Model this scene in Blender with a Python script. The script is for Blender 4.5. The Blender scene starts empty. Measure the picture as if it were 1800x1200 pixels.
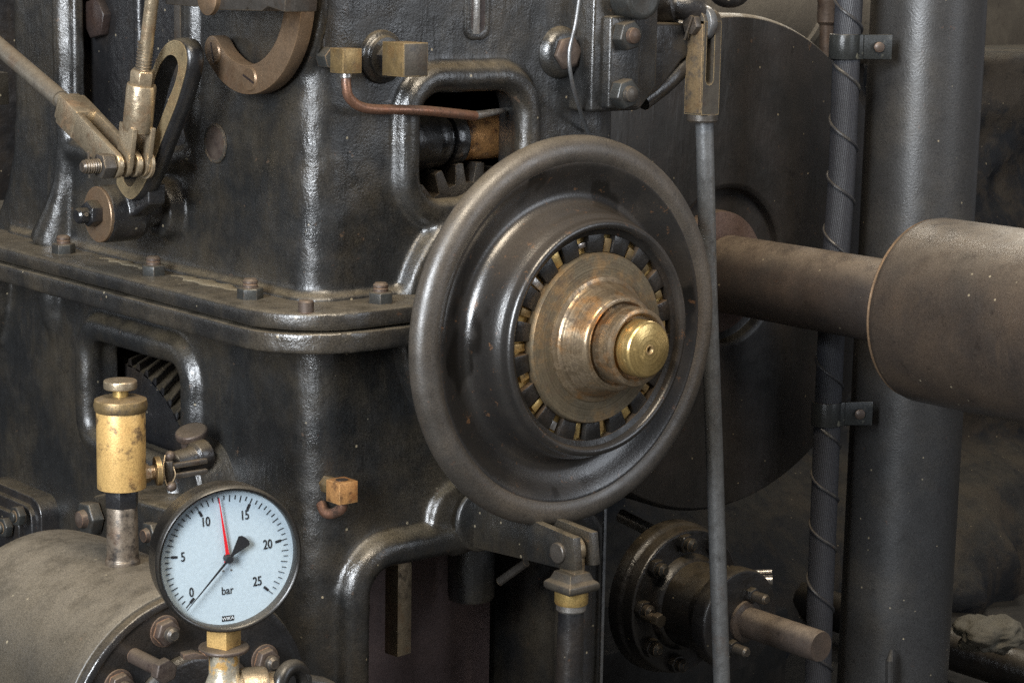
import bpy, bmesh, math, random
from mathutils import Vector, Matrix, Euler
import numpy as np
random.seed(7)
pi = math.pi
S = bpy.context.scene
COL = S.collection

# ------------------------------------------------------------------ camera
YAW, PITCH, ROLL, FPX = .6959, .1791, .0177, 3892.0
_b = Vector((-math.sin(YAW)*math.cos(PITCH), -math.cos(YAW)*math.cos(PITCH), math.sin(PITCH)))
_r = Vector((math.cos(YAW), -math.sin(YAW), 0)); _u = _b.cross(_r)
_r2 = _r*math.cos(ROLL)+_u*math.sin(ROLL); _u2 = _u*math.cos(ROLL)-_r*math.sin(ROLL)
CAMLOC = Vector((-1.829, -2.0785, .4877))
cam = bpy.data.cameras.new('camera'); camo = bpy.data.objects.new('camera', cam); COL.objects.link(camo)
M = Matrix((_r2, _u2, _b)).transposed().to_4x4(); M.translation = CAMLOC
camo.matrix_world = M
cam.sensor_width = 36; cam.lens = 36*FPX/1800; cam.clip_start = .1; cam.clip_end = 100
S.camera = camo

# ------------------------------------------------------------------ world, lamps, exposure
W = bpy.data.worlds.new('World'); S.world = W; W.use_nodes = True
bg = W.node_tree.nodes['Background']; bg.inputs[0].default_value = (.95, .95, 1, 1); bg.inputs[1].default_value = .19
S.view_settings.view_transform = 'Standard'; S.view_settings.look = 'None'
S.view_settings.exposure = 0.0
S.cycles.use_denoising = False; S.view_settings.gamma = 1
def area(name, loc, target, w, h, power, col):
    l = bpy.data.lights.new(name, 'AREA'); l.shape = 'RECTANGLE'; l.size = w; l.size_y = h; l.energy = power; l.color = col
    o = bpy.data.objects.new(name, l); COL.objects.link(o); o.location = loc
    o.rotation_euler = (Vector(target)-Vector(loc)).to_track_quat('-Z', 'Y').to_euler(); return o
area('window_light', (-4.3, -1.9, 1.5), (0, .1, 0), 1.3, 2.1, 420, (.90, .95, 1.0))
area('hall_lamp', (-.9, -1.5, 3.0), (0, .2, 0), 1.3, 1.3, 130, (1.0, .86, .66))
area('right_fill', (1.6, -3.0, 1.2), (.3, .2, -.1), .8, 1.6, 26, (.86, .92, 1.0))  # added weak fill that lifts the front faces, no real window
area('back_skylight', (2.7, 2.6, 2.3), (.4, .2, 0), 2.4, 1.2, 120, (1.0, .92, .78))

# ------------------------------------------------------------------ pixel ray helper (reference pixels, 1800 x 1200)
def on(px, py, ax, v):
    d = _r2*((px-900)/FPX) - _u2*((py-600)/FPX) - _b
    return CAMLOC + d*((v-CAMLOC[ax])/d[ax])
def F(px, py, y): return on(px, py, 1, y)
def L(px, py, x): return on(px, py, 0, x)
def G(px, py, z): return on(px, py, 2, z)

# ------------------------------------------------------------------ mesh builder
def basis(ax):
    a = Vector(ax).normalized(); t = Vector((0, 0, 1)) if abs(a.z) < .9 else Vector((1, 0, 0))
    u = t.cross(a).normalized(); v = a.cross(u); return a, u, v
class MB:
    def __init__(s): s.bm = bmesh.new()
    def loft(s, loops, close=False, cap=True):
        rs = [[s.bm.verts.new(p) for p in lp] for lp in loops]
        n = len(rs[0]); m = len(rs)
        for i in range(m if close else m-1):
            a, b = rs[i], rs[(i+1) % m]
            for k in range(n):
                try: s.bm.faces.new((a[k], a[(k+1) % n], b[(k+1) % n], b[k]))
                except ValueError: pass
        if cap and not close:
            s.bm.faces.new(rs[0][::-1]); s.bm.faces.new(rs[-1])
        return s
    def lathe(s, o, ax, prof, seg=48, cap=True):
        a, u, v = basis(ax); o = Vector(o)
        return s.loft([[o+a*h+(u*math.cos(2*pi*k/seg)+v*math.sin(2*pi*k/seg))*max(r, 1e-5) for k in range(seg)] for r, h in prof], cap=cap)
    def cyl(s, p0, p1, r, r1=None, seg=32):
        p0 = Vector(p0); p1 = Vector(p1); h = (p1-p0).length
        return s.lathe(p0, p1-p0, [(r, 0), (r if r1 is None else r1, h)], seg)
    def torus(s, o, ax, R, r, seg=64, rs=16, a0=0, a1=2*pi):
        a, u, v = basis(ax); o = Vector(o); loops = []
        for i in range(seg):
            t = 2*pi*i/seg; d = u*math.cos(t)+v*math.sin(t)
            loops.append([o+d*(R+r*math.cos(2*pi*j/rs))+a*r*math.sin(2*pi*j/rs) for j in range(rs)])
        return s.loft(loops, close=True)
    def tube(s, pts, r, seg=16, close=False):
        pts = [Vector(p) for p in pts]; n = len(pts)
        rr = r if isinstance(r, (list, tuple)) else [r]*n
        loops = []; u = None
        for i in range(n):
            if close: t = pts[(i+1) % n]-pts[i-1]
            else: t = pts[min(i+1, n-1)]-pts[max(i-1, 0)]
            t.normalize()
            if u is None: _, u, _v = basis(t)
            u = (u - t*u.dot(t)).normalized(); v = t.cross(u)
            loops.append([pts[i]+(u*math.cos(2*pi*k/seg)+v*math.sin(2*pi*k/seg))*rr[i] for k in range(seg)])
        return s.loft(loops, close=close)
    def box(s, c, size, rot=None):
        c = Vector(c); R = rot or Matrix.Identity(3); sx, sy, sz = [q/2 for q in size]
        P = lambda x, y, z: c+R @ Vector((x*sx, y*sy, z*sz))
        return s.loft([[P(-1, -1, z), P(1, -1, z), P(1, 1, z), P(-1, 1, z)] for z in (-1, 1)])
    def box2(s, a, b):
        a = Vector(a); b = Vector(b); d = b-a
        return s.box((a+b)/2, (abs(d.x), abs(d.y), abs(d.z)))
    def prism(s, pts, vec):
        pts = [Vector(p) for p in pts]; vec = Vector(vec); return s.loft([pts, [p+vec for p in pts]])
    def ringprism(s, outer, inner, vec):
        vec = Vector(vec); O = [Vector(p) for p in outer]; I = [Vector(p) for p in inner]
        return s.loft([O, [p+vec for p in O], [p+vec for p in I], I], close=True)
    def ngon(s, c, ax, r, h, n=6, rot=0, cham=.12):
        a, u, v = basis(ax); c = Vector(c)
        lp = lambda rr, hh: [c+a*hh+(u*math.cos(2*pi*k/n+rot)+v*math.sin(2*pi*k/n+rot))*rr for k in range(n)]
        return s.loft([lp(r, 0), lp(r, h*(1-cham)), lp(r*(1-cham*.9), h)])
    def sphere(s, c, r, sc=(1, 1, 1), seg=24):
        m = Matrix.Translation(Vector(c)) @ Matrix.Diagonal((*sc, 1))
        bmesh.ops.create_uvsphere(s.bm, u_segments=seg, v_segments=seg//2, radius=r, matrix=m); return s
    def hexnut(s, c, ax, r=.016, h=.016, rot=.3, stud=.009, sh=.008):
        a = Vector(ax).normalized(); c = Vector(c)
        s.ngon(c, ax, r, h, 6, rot)
        if stud: s.lathe(c+a*(h-.0005), ax, [(stud, 0), (stud, sh*.75), (stud*.8, sh)], 20)
        return s

def rrect(c, U, V, w, h, r, n=8):
    """rounded rectangle loop, centre c, half sizes w/2,h/2 along unit vectors U,V"""
    c = Vector(c); U = Vector(U); V = Vector(V); out = []
    for q, (sx, sy) in enumerate(((1, 1), (-1, 1), (-1, -1), (1, -1))):
        for k in range(n+1):
            t = (q+k/n)*pi/2
            out.append(c+U*(sx*(w/2-r)+r*math.cos(t))+V*(sy*(h/2-r)+r*math.sin(t)))
    return out
def bez(p, n=14):
    """Catmull-Rom through points"""
    p = [Vector(q) for q in p]; P = [2*p[0]-p[1]]+p+[2*p[-1]-p[-2]]; out = []
    for i in range(1, len(P)-2):
        for k in range(n):
            t = k/n; a, b, c, d = P[i-1:i+3]
            out.append(.5*((2*b)+(c-a)*t+(2*a-5*b+4*c-d)*t*t+(3*b-a-3*c+d)*t**3))
    out.append(p[-1]); return out

def finish(bm, bevel=0, sharp=35, segs=2):
    bmesh.ops.remove_doubles(bm, verts=bm.verts, dist=1e-6)
    bmesh.ops.recalc_face_normals(bm, faces=bm.faces)
    if bevel:
        es = [e for e in bm.edges if len(e.link_faces) == 2 and e.calc_face_angle(0) > math.radians(32)]
        if es: bmesh.ops.bevel(bm, geom=es, offset=bevel, segments=segs, affect='EDGES', profile=.5, clamp_overlap=True)
    for f in bm.faces: f.smooth = True
    for e in bm.edges:
        if len(e.link_faces) == 2 and e.calc_face_angle(0) > math.radians(sharp): e.smooth = False
def obj(name, mb, mat, parent=None, bevel=0, sharp=35, segs=2):
    bm = mb.bm; finish(bm, bevel, sharp, segs)
    vs = [v.co for v in bm.verts]
    if parent is None:
        c = Vector((sum(v.x for v in vs)/len(vs), sum(v.y for v in vs)/len(vs), min(v.z for v in vs)))
    else: c = PW[parent.name]
    bmesh.ops.translate(bm, verts=bm.verts, vec=-c)
    me = bpy.data.meshes.new(name); bm.to_mesh(me); bm.free(); me.materials.append(mat)
    o = bpy.data.objects.new(name, me); COL.objects.link(o)
    if parent is None: o.location = c
    else: o.parent = parent
    PW[o.name] = c
    return o
PW = {}
def thing(name, label, cat, loc, group=None):
    o = bpy.data.objects.new(name, None); COL.objects.link(o); o.location = loc; o.empty_display_size = .02
    PW[o.name] = Vector(loc); return tag(o, label, cat, group)
def tag(o, label, cat, group=None):
    o['label'] = label; o['category'] = cat
    if group: o['group'] = group
    return o
def structure(o): o['kind'] = 'structure'; return o

# ------------------------------------------------------------------ materials
class NT:
    def __init__(s, name):
        s.m = bpy.data.materials.new(name); s.m.use_nodes = True; s.t = s.m.node_tree; s.n = s.t.nodes
        s.p = s.n['Principled BSDF']; s.tc = s.n.new('ShaderNodeTexCoord'); s.geo = s.n.new('ShaderNodeNewGeometry')
    def lk(s, a, b): s.t.links.new(a, b)
    def noise(s, scale, detail=3, rough=.55, stretch=None, off=0):
        n = s.n.new('ShaderNodeTexNoise'); n.inputs['Scale'].default_value = scale; n.inputs['Detail'].default_value = detail
        n.inputs['Roughness'].default_value = rough
        mp = s.n.new('ShaderNodeMapping'); mp.inputs['Location'].default_value = (off, off*1.7, off*.6)
        if stretch: mp.inputs['Scale'].default_value = stretch
        s.lk(s.tc.outputs['Object'], mp.inputs[0]); s.lk(mp.outputs[0], n.inputs['Vector']); return n.outputs[0]
    def ramp(s, v, a, b, lo=0., hi=1.):
        n = s.n.new('ShaderNodeMapRange'); n.interpolation_type = 'SMOOTHSTEP'
        n.inputs[1].default_value = a; n.inputs[2].default_value = b; n.inputs[3].default_value = lo; n.inputs[4].default_value = hi
        s.lk(v, n.inputs[0]); return n.outputs[0]
    def math(s, op, a, b=0.):
        n = s.n.new('ShaderNodeMath'); n.operation = op
        for i, q in enumerate((a, b)):
            if isinstance(q, (int, float)): n.inputs[i].default_value = q
            else: s.lk(q, n.inputs[i])
        return n.outputs[0]
    def mix(s, f, a, b):
        n = s.n.new('ShaderNodeMix'); n.data_type = 'RGBA'
        for i, q in ((0, f), (6, a), (7, b)):
            if isinstance(q, (int, float)): n.inputs[i].default_value = q
            elif isinstance(q, tuple): n.inputs[i].default_value = (*q, 1)
            else: s.lk(q, n.inputs[i])
        return n.outputs[2]
    def scalecol(s, col, f):
        n = s.n.new('ShaderNodeVectorMath'); n.operation = 'SCALE'; s.lk(col, n.inputs[0])
        s.lk(f, n.inputs['Scale']); return n.outputs[0]
    def bump(s, h, dist, strength=1., prev=None):
        n = s.n.new('ShaderNodeBump'); n.inputs['Distance'].default_value = dist; n.inputs['Strength'].default_value = strength
        s.lk(h, n.inputs['Height'])
        if prev is not None: s.lk(prev, n.inputs['Normal'])
        return n.outputs[0]
    def upz(s, a=.3, b=.95):
        x = s.n.new('ShaderNodeSeparateXYZ'); s.lk(s.geo.outputs['Normal'], x.inputs[0]); return s.ramp(x.outputs[2], a, b)
    def wear(s, r=.0022, th=(.04, .25)):
        bv = s.n.new('ShaderNodeBevel'); bv.samples = 4; bv.inputs[0].default_value = r
        d = s.n.new('ShaderNodeVectorMath'); d.operation = 'DOT_PRODUCT'
        s.lk(bv.outputs[0], d.inputs[0]); s.lk(s.geo.outputs['Normal'], d.inputs[1])
        return s.ramp(s.math('SUBTRACT', 1., d.outputs['Value']), *th)
    def set(s, col=None, rough=None, metal=None, normal=None, **k):
        for key, v in (('Base Color', col), ('Roughness', rough), ('Metallic', metal), ('Normal', normal)):
            if v is None: continue
            if isinstance(v, tuple): s.p.inputs[key].default_value = (*v, 1)
            elif isinstance(v, (int, float)): s.p.inputs[key].default_value = v
            else: s.lk(v, s.p.inputs[key])
        return s.m
def paint(name, base=(.018, .020, .023), grime=(.05, .042, .03), gr=(.45, .75), dustc=(.16, .125, .075), dust=.75, rough=(.24, .5),
          lump=.0015, fine=.00035, specks=True, lumpscale=55, spec=.5, streak=True, grain=.42, runs=0):
    t = NT(name)
    g = t.ramp(t.noise(7, 5, .65), *gr)
    if streak: g = t.math('MAXIMUM', g, t.math('MULTIPLY', t.ramp(t.noise(16, 5, .7, (1, 1, .25), 4), .52, .72), .7))
    c = t.mix(g, base, grime)
    c = t.mix(t.math('MULTIPLY', t.ramp(t.noise(34, 4, .7, None, 3), .58, .75), .55), c, (base[0]*.45, base[1]*.42, base[2]*.42))
    rust = t.ramp(t.noise(48, 4, .75, None, 9), .66, .74)
    c = t.mix(t.math('MULTIPLY', rust, .35), c, (.10, .045, .022))
    d = t.math('MULTIPLY', t.upz(.35, .98), t.ramp(t.noise(30, 4, .7, None, 5), .25, .62, .35, 1.))
    d = t.math('MULTIPLY', d, dust); c = t.mix(d, c, dustc)
    if specks:
        v = t.n.new('ShaderNodeTexVoronoi'); v.inputs['Scale'].default_value = 62; t.lk(t.tc.outputs['Object'], v.inputs['Vector'])
        sp = t.ramp(v.outputs['Distance'], .09, .13, 1., 0.)
        sx = t.n.new('ShaderNodeSeparateColor'); t.lk(v.outputs['Color'], sx.inputs[0])
        sp = t.math('MULTIPLY', sp, t.ramp(sx.outputs[0], .86, .9)); c = t.mix(t.math('MULTIPLY', sp, .8), c, (.26, .22, .15))
    gn = t.ramp(t.noise(760, 2, .8), .3, .7, 1-grain, 1+1.5*grain); c = t.scalecol(c, gn)
    r = t.ramp(t.noise(28, 4, .65, None, 2), .3, .7, rough[0], rough[1])
    r = t.math('ADD', r, t.math('MULTIPLY', d, .4))
    b = t.bump(t.noise(lumpscale, 3, .5), lump)
    if runs:
        b = t.bump(t.ramp(t.noise(26, 4, .6, (1, 1, .22), 11), .45, .7), runs, 1., b)
        chips = t.ramp(t.noise(36, 5, .75, None, 17), .665, .685); b = t.bump(chips, .0006, -1., b)
        c = t.mix(t.math('MULTIPLY', chips, .6), c, (.10, .065, .042))
    b = t.bump(t.noise(330, 3, .7), fine, 1., b)
    t.p.inputs['Specular IOR Level'].default_value = spec
    return t.set(c, r, 0., b)
def metal(name, base, dark=(.02, .016, .012), amt=(.45, .7), metallic=.85, rough=(.28, .5), edge=None, dirtscale=60, fine=.0002, dust=.35, wr=.0022, stretch=None):
    t = NT(name)
    g = t.ramp(t.noise(dirtscale, 6, .7, stretch), *amt)
    c = t.mix(g, base, dark)
    c = t.mix(t.math('MULTIPLY', t.ramp(t.noise(dirtscale*.35, 4, .7, None, 6), .5, .68), .4), c, (base[0]*.75, base[1]*.5, base[2]*.35))
    m = t.ramp(g, 0., 1., metallic, metallic*.25)
    if edge:
        w = t.wear(wr); w = t.math('MULTIPLY', w, t.ramp(t.noise(160, 3, .7), .25, .55)); c = t.mix(w, c, edge)
    d = t.math('MULTIPLY', t.upz(.4, .98), dust); c = t.mix(d, c, (.22, .17, .11))
    gn = t.ramp(t.noise(700, 2, .8), .25, .75, .7, 1.32); c = t.scalecol(c, gn)
    r = t.ramp(t.noise(dirtscale*1.3, 4, .6, None, 2), .3, .7, rough[0], rough[1])
    r = t.math('ADD', r, t.math('MULTIPLY', d, .35))
    b = t.bump(t.noise(420, 3, .7), fine)
    b = t.bump(t.noise(dirtscale*.9, 4, .6), fine*2, 1., b)
    return t.set(c, r, m, b)

BODY = paint('black_casting_paint', base=(.0115, .0118, .012), grime=(.034, .028, .020), gr=(.40, .70), lump=.0007, fine=.0005, rough=(.20, .42), spec=.9, dust=.45, grain=.6, runs=.0005)
FLANGEM = paint('dusty_flange_paint', base=(.014, .0135, .013), grime=(.040, .033, .024), gr=(.38, .68), lump=.0010, fine=.0005, grain=.5, dust=.40, dustc=(.17, .14, .095), rough=(.2, .4), spec=.95)
BODYD = paint('oily_black_paint', base=(.011, .011, .012), grime=(.024, .019, .015), rough=(.18, .4), dust=.4, spec=.8)
INNER = paint('oily_inner_iron', base=(.022, .016, .015), grime=(.04, .024, .018), rough=(.3, .55), dust=.1, specks=False)
WHEEL = paint('handwheel_worn_iron', base=(.030, .026, .022), grime=(.068, .055, .042), gr=(.3, .7), grain=.4, rough=(.34, .5), dust=.3, lump=.0003, fine=.0003, specks=False, spec=1.0, streak=False)
STEELB = metal('dark_worn_steel', (.10, .09, .08), amt=(.4, .75), metallic=.6, edge=(.34, .25, .15), rough=(.3, .5))
STEELW = metal('warm_steel', (.46, .375, .26), dark=(.075, .055, .036), amt=(.46, .70), metallic=.8, edge=(.80, .60, .36), rough=(.24, .42), dust=.12, fine=.0003)
STEELG = metal('grey_rod_steel', (.17, .175, .18), dark=(.03, .03, .03), amt=(.45, .8), metallic=.55, rough=(.28, .45), dust=.2)
PATCHY = metal('patchy_silvered_brass', (.58, .52, .40), dark=(.42, .25, .08), amt=(.50, .58), metallic=.7, rough=(.24, .4), dust=.2, dirtscale=55)
TARN = metal('tarnished_fork_bronze', (.19, .135, .075), dark=(.05, .042, .034), amt=(.4, .68), metallic=.4, edge=(.5, .34, .18), rough=(.4, .55), dust=.1)
SOCK = paint('maroon_socket_paint', base=(.10, .066, .058), grime=(.14, .10, .085), rough=(.4, .55), dust=.4, specks=False)
LINKF = metal('worn_tan_link_face', (.34, .265, .155), dark=(.06, .045, .03), amt=(.46, .7), metallic=.6, edge=(.6, .45, .25), rough=(.3, .45), dust=.1)
SLV = metal('grimy_brown_sleeve', (.16, .13, .10), dark=(.025, .02, .016), amt=(.42, .62), metallic=.5, edge=(.35, .28, .2), rough=(.35, .5), dust=.2, dirtscale=70)
ROCKP = paint('pale_rubble', base=(.14, .13, .105), grime=(.06, .055, .045), rough=(.7, .9), dust=0, fine=.001, spec=.2)
RODM = metal('brown_grey_rod', (.20, .175, .14), dark=(.06, .05, .04), amt=(.4, .8), metallic=.5, rough=(.34, .5), dust=.4)
BRASS = metal('aged_brass', (.60, .42, .16), dark=(.06, .04, .02), amt=(.55, .72), metallic=.8, edge=(.8, .6, .3), rough=(.3, .45), dust=.15)
BRASSB = metal('bright_yellow_brass', (.56, .36, .135), dark=(.12, .075, .035), amt=(.53, .66), metallic=.35, rough=(.34, .5), dust=.25, dirtscale=45)
BRASSD = metal('tarnished_brass', (.27, .19, .09), dark=(.045, .036, .026), amt=(.42, .72), metallic=.7, edge=(.70, .48, .22), rough=(.35, .55), dust=.4)
BRASSK = metal('blackened_brass', (.085, .075, .062), dark=(.03, .027, .025), amt=(.5, .7), metallic=.5, edge=(.55, .4, .2), rough=(.35, .5), dust=.5)
BRONZE = metal('brown_bronze', (.20, .135, .085), dark=(.055, .042, .032), amt=(.45, .8), metallic=.55, edge=(.45, .28, .14), rough=(.32, .5), dust=.1, dirtscale=40)
COPPER = metal('copper_pipe_metal', (.28, .15, .10), dark=(.05, .03, .022), amt=(.42, .68), metallic=.75, rough=(.3, .45), dust=.2)
ORANGE = metal('orange_stained_brass', (.50, .26, .10), dark=(.07, .035, .018), amt=(.42, .66), metallic=.5, edge=(.8, .5, .22), rough=(.35, .55), dust=.1)
RUSTY = metal('rusty_steel', (.095, .072, .058), dark=(.03, .02, .017), amt=(.42, .7), metallic=.4, edge=(.35, .2, .12), rough=(.4, .6), dust=.35)
NUTM = metal('painted_nut_steel', (.05, .052, .05), dark=(.02, .018, .016), amt=(.4, .75), metallic=.4, edge=(.45, .3, .17), rough=(.28, .45), dust=.35, wr=.003)
SILVER = metal('bright_steel', (.55, .53, .50), dark=(.10, .08, .06), amt=(.5, .8), metallic=.9, rough=(.22, .38), dust=.1)

def turned(name, base, warm, dark, rough=(.22, .4), metallic=.85, warmr=(.45, .65), rings=240, dirt=(.56, .70)):
    """lathe-turned metal: fine concentric tool marks around the local Y axis"""
    t = NT(name)
    sx = t.n.new('ShaderNodeSeparateXYZ'); t.lk(t.tc.outputs['Object'], sx.inputs[0])
    rad = t.math('SQRT', t.math('ADD', t.math('MULTIPLY', sx.outputs[0], sx.outputs[0]), t.math('MULTIPLY', sx.outputs[2], sx.outputs[2])))
    k = t.math('ADD', rad, t.math('MULTIPLY', sx.outputs[1], 1.0))
    n1 = t.n.new('ShaderNodeTexNoise'); n1.noise_dimensions = '1D'; n1.inputs['Scale'].default_value = rings; n1.inputs['Detail'].default_value = 3
    t.lk(k, n1.inputs['W'])
    c = t.mix(t.ramp(n1.outputs[0], .3, .7), base, tuple(q*.7 for q in base))
    c = t.mix(t.ramp(t.noise(22, 4, .7, None, 1), *warmr), c, warm)
    gm = t.ramp(t.noise(70, 6, .75, (1, .6, 1), 3), *dirt); c = t.mix(t.math('MULTIPLY', gm, .75), c, dark)
    gn = t.ramp(t.noise(700, 2, .8), .25, .75, .75, 1.28); c = t.scalecol(c, gn)
    r = t.ramp(t.noise(50, 4, .6), .3, .7, *rough)
    b = t.bump(n1.outputs[0], .00025); b = t.bump(t.noise(300, 3, .6), .00012, 1., b)
    return t.set(c, r, t.ramp(gm, 0, 1, metallic, .3), b)
DISCM = turned('turned_grey_gold_disc', (.185, .15, .10), (.25, .165, .085), (.06, .042, .028), rough=(.34, .5), metallic=.65, dirt=(.48, .66))
SLEEVEM = turned('turned_sleeve_bronze', (.38, .29, .19), (.42, .24, .11), (.03, .021, .015), warmr=(.48, .66), dirt=(.47, .62))
TIPM = turned('polished_brass_tip', (.66, .47, .19), (.55, .40, .17), (.25, .17, .07), rough=(.24, .36))

def webmat():
    t = NT('handwheel_dish_paint')
    c = t.mix(t.ramp(t.noise(9, 4, .6), .4, .7), (.019, .0175, .0165), (.042, .035, .029))
    # polar coordinates for smears that run round the hub
    oil = t.ramp(t.noise(8, 3, .6, (1, 1, .6), 2.35), .565, .61)
    c = t.mix(oil, c, (.009, .008, .007))
    wr = t.ramp(t.noise(60, 5, .75, None, 8), .61, .68); c = t.mix(t.math('MULTIPLY', wr, .5), c, (.20, .10, .045))
    c = t.mix(t.math('MULTIPLY', t.upz(.3, .9), .25), c, (.14, .11, .08))
    w = t.wear(.004, (.02, .15)); c = t.mix(t.math('MULTIPLY', w, t.ramp(t.noise(40, 4, .7), .3, .6, 0, .8)), c, (.30, .20, .12))
    c = t.scalecol(c, t.ramp(t.noise(650, 2, .8), .25, .75, .7, 1.32))
    r = t.ramp(oil, 0, 1, .30, .2)
    b = t.bump(t.noise(300, 3, .7), .00025)
    t.p.inputs['Specular IOR Level'].default_value = 1.0
    return t.set(c, r, .2, b)
DISH = webmat()
def plain(name, col, rough=.4, metallic=0.):
    t = NT(name); c = t.mix(t.ramp(t.noise(300, 3, .7), .3, .7), tuple(q*.9 for q in col), col); return t.set(c, rough, metallic)
DIAL = plain('dial_white', (.44, .53, .59), .4)
INK = plain('dial_ink', (.012, .013, .016), .5)
RED = plain('pointer_red', (.62, .012, .02), .4)
CASEM = paint('gauge_case_lacquer', base=(.012, .011, .010), grime=(.020, .018, .015), rough=(.22, .34), lump=.0002, fine=.0001, dust=.35, specks=False, dustc=(.14, .12, .09))
WHITEP = plain('logo_white', (.7, .75, .78), .5)
LAG = paint('lagging_cover_dusty', base=(.028, .023, .020), grime=(.056, .041, .030), gr=(.3, .7), rough=(.24, .36), spec=.8, dust=.5, lump=.0006, fine=.0003, dustc=(.21, .17, .125))
PIPEP = paint('column_textured_paint', base=(.029, .0285, .0285), grime=(.044, .040, .035), rough=(.30, .42), dust=.2, lump=.00022, lumpscale=260, fine=.00025, streak=False, spec=.6, grain=.5)
DRUMM = paint('drum_dark_paint', base=(.021, .0205, .0205), grime=(.031, .028, .027), gr=(.4, .62), runs=.0006, spec=.6, rough=(.34, .5), dust=.8, lump=.0004, fine=.0002)
BARRELM = paint('barrel_dusty_paint', base=(.029, .026, .021), grime=(.056, .047, .034), gr=(.25, .7), rough=(.34, .5), dust=.6, spec=.7, dustc=(.16, .135, .10), lump=.0008)
TUBEM = paint('tube_brown_paint', base=(.034, .028, .025), grime=(.066, .048, .037), gr=(.3, .7), rough=(.33, .48), dust=.6, dustc=(.22, .17, .12), lump=.0006)

def hosemat():
    t = NT('ribbed_hose_rubber')
    w = t.n.new('ShaderNodeTexWave'); w.wave_type = 'BANDS'; w.bands_direction = 'X'; w.inputs['Scale'].default_value = 1
    at = t.n.new('ShaderNodeAttribute'); at.attribute_name = 'rib'
    c = t.mix(at.outputs['Fac'], (.018, .018, .022), (.050, .052, .060)); c = t.scalecol(c, t.ramp(t.noise(500, 2, .8), .25, .75, .7, 1.3))
    return t.set(c, .42, 0., t.bump(t.noise(300, 3, .7), .0003))
HOSE = hosemat()
CLAMPM = paint('flaked_clamp_paint', base=(.022, .024, .024), grime=(.17, .165, .13), gr=(.60, .64), rough=(.25, .45), dust=.5, specks=False, lump=.0006)
HOSEW = paint('wound_wire_paint', base=(.028, .028, .031), grime=(.11, .10, .08), gr=(.56, .66), dust=.3, specks=False)

# ------------------------------------------------------------------ casting helpers (boolean, then a voxel skin that fillets every joint)
def bm_obj(bm):
    me = bpy.data.meshes.new('tmp'); bmesh.ops.recalc_face_normals(bm, faces=bm.faces); bm.to_mesh(me); bm.free()
    o = bpy.data.objects.new('tmp', me); COL.objects.link(o); return o
def ev_mesh(o):
    dg = bpy.context.evaluated_depsgraph_get(); dg.update(); return bpy.data.meshes.new_from_object(o.evaluated_get(dg))
def cut(base, cutters):
    a = bm_obj(base.bm); bs = []
    for c in cutters:
        b = bm_obj(c.bm); bs.append(b); m = a.modifiers.new('b', 'BOOLEAN'); m.operation = 'DIFFERENCE'; m.solver = 'EXACT'; m.object = b
    me = ev_mesh(a); out = MB(); out.bm.from_mesh(me)
    for o in bs+[a]: bpy.data.objects.remove(o)
    return out
_tex = bpy.data.textures.new('cast', 'CLOUDS'); _tex.noise_scale = .045; _tex.noise_depth = 2
def cast(name, mb, mat, parent=None, voxel=.0045, smooth=6, disp=.0022, fac=.6):
    o = bm_obj(mb.bm); m = o.modifiers.new('r', 'REMESH'); m.mode = 'VOXEL'; m.voxel_size = voxel
    if smooth: m = o.modifiers.new('s', 'SMOOTH'); m.iterations = smooth; m.factor = fac
    if disp: m = o.modifiers.new('d', 'DISPLACE'); m.texture = _tex; m.strength = disp; m.mid_level = .5
    me = ev_mesh(o); bpy.data.objects.remove(o); me.name = name
    for p in me.polygons: p.use_smooth = True
    me.materials.clear(); me.materials.append(mat)
    n = bpy.data.objects.new(name, me); COL.objects.link(n)
    c = PW[parent.name] if parent else Vector((0, 0, 0)); me.transform(Matrix.Translation(-c))
    if parent: n.parent = parent
    PW[n.name] = c; return n

X, Y, Z = Vector((1, 0, 0)), Vector((0, 1, 0)), Vector((0, 0, 1))
XL, YW = -.30, .14          # left wall plane, front wall plane
XR = .215

def vprism(x0, x1, y0, y1, z0, z1, r, n=10):
    c = ((x0+x1)/2, (y0+y1)/2, z0); return MB().prism(rrect(c, X, Y, x1-x0, y1-y0, r, n), (0, 0, z1-z0))

# ================================================================== SETTING
flr = MB().box2((-6, -5, -1.15), (9, 9, -1.1)); FLO = paint('oil_stained_concrete', base=(.012, .012, .011), grime=(.036, .031, .025), gr=(.5, .7), rough=(.6, .8), dust=.2, dustc=(.1, .09, .075))
structure(obj('floor', flr, FLO))
WALLU = paint('plaster_beige', base=(.15, .128, .10), grime=(.22, .19, .145), rough=(.7, .85), dust=0, lump=.001)
WALLD = paint('wall_dark_dado', base=(.035, .040, .048), grime=(.05, .045, .04), rough=(.5, .7), dust=0)
structure(obj('wall', MB().box2((-6, 3.0, -.30), (9, 3.1, 3.2)), WALLU))
rw = MB(); nx, nz = 90, 46; from mathutils import noise as mn
gv = []
for a_ in range(nx):
    row = []
    for b_ in range(nz):
        x = .35+4.4*a_/(nx-1); z = -1.1+1.32*b_/(nz-1); q = Vector((x, 0, z))
        d = .13*mn.fractal(q*1.6, .9, 2.1, 5)+.05*mn.noise(q*9)+ (.30*max(0, (-.80-z)/.3)**.5 if z < -.80 else 0)
        row.append(rw.bm.verts.new((x, 1.55-d, z)))
    gv.append(row)
for a_ in range(nx-1):
    for b_ in range(nz-1): rw.bm.faces.new((gv[a_][b_], gv[a_+1][b_], gv[a_+1][b_+1], gv[a_][b_+1]))
tp = [rw.bm.verts.new((gv[a_][-1].co.x, 2.2, .2)) for a_ in range(nx)]
for a_ in range(nx-1): rw.bm.faces.new((gv[a_][-1], gv[a_+1][-1], tp[a_+1], tp[a_]))
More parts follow.
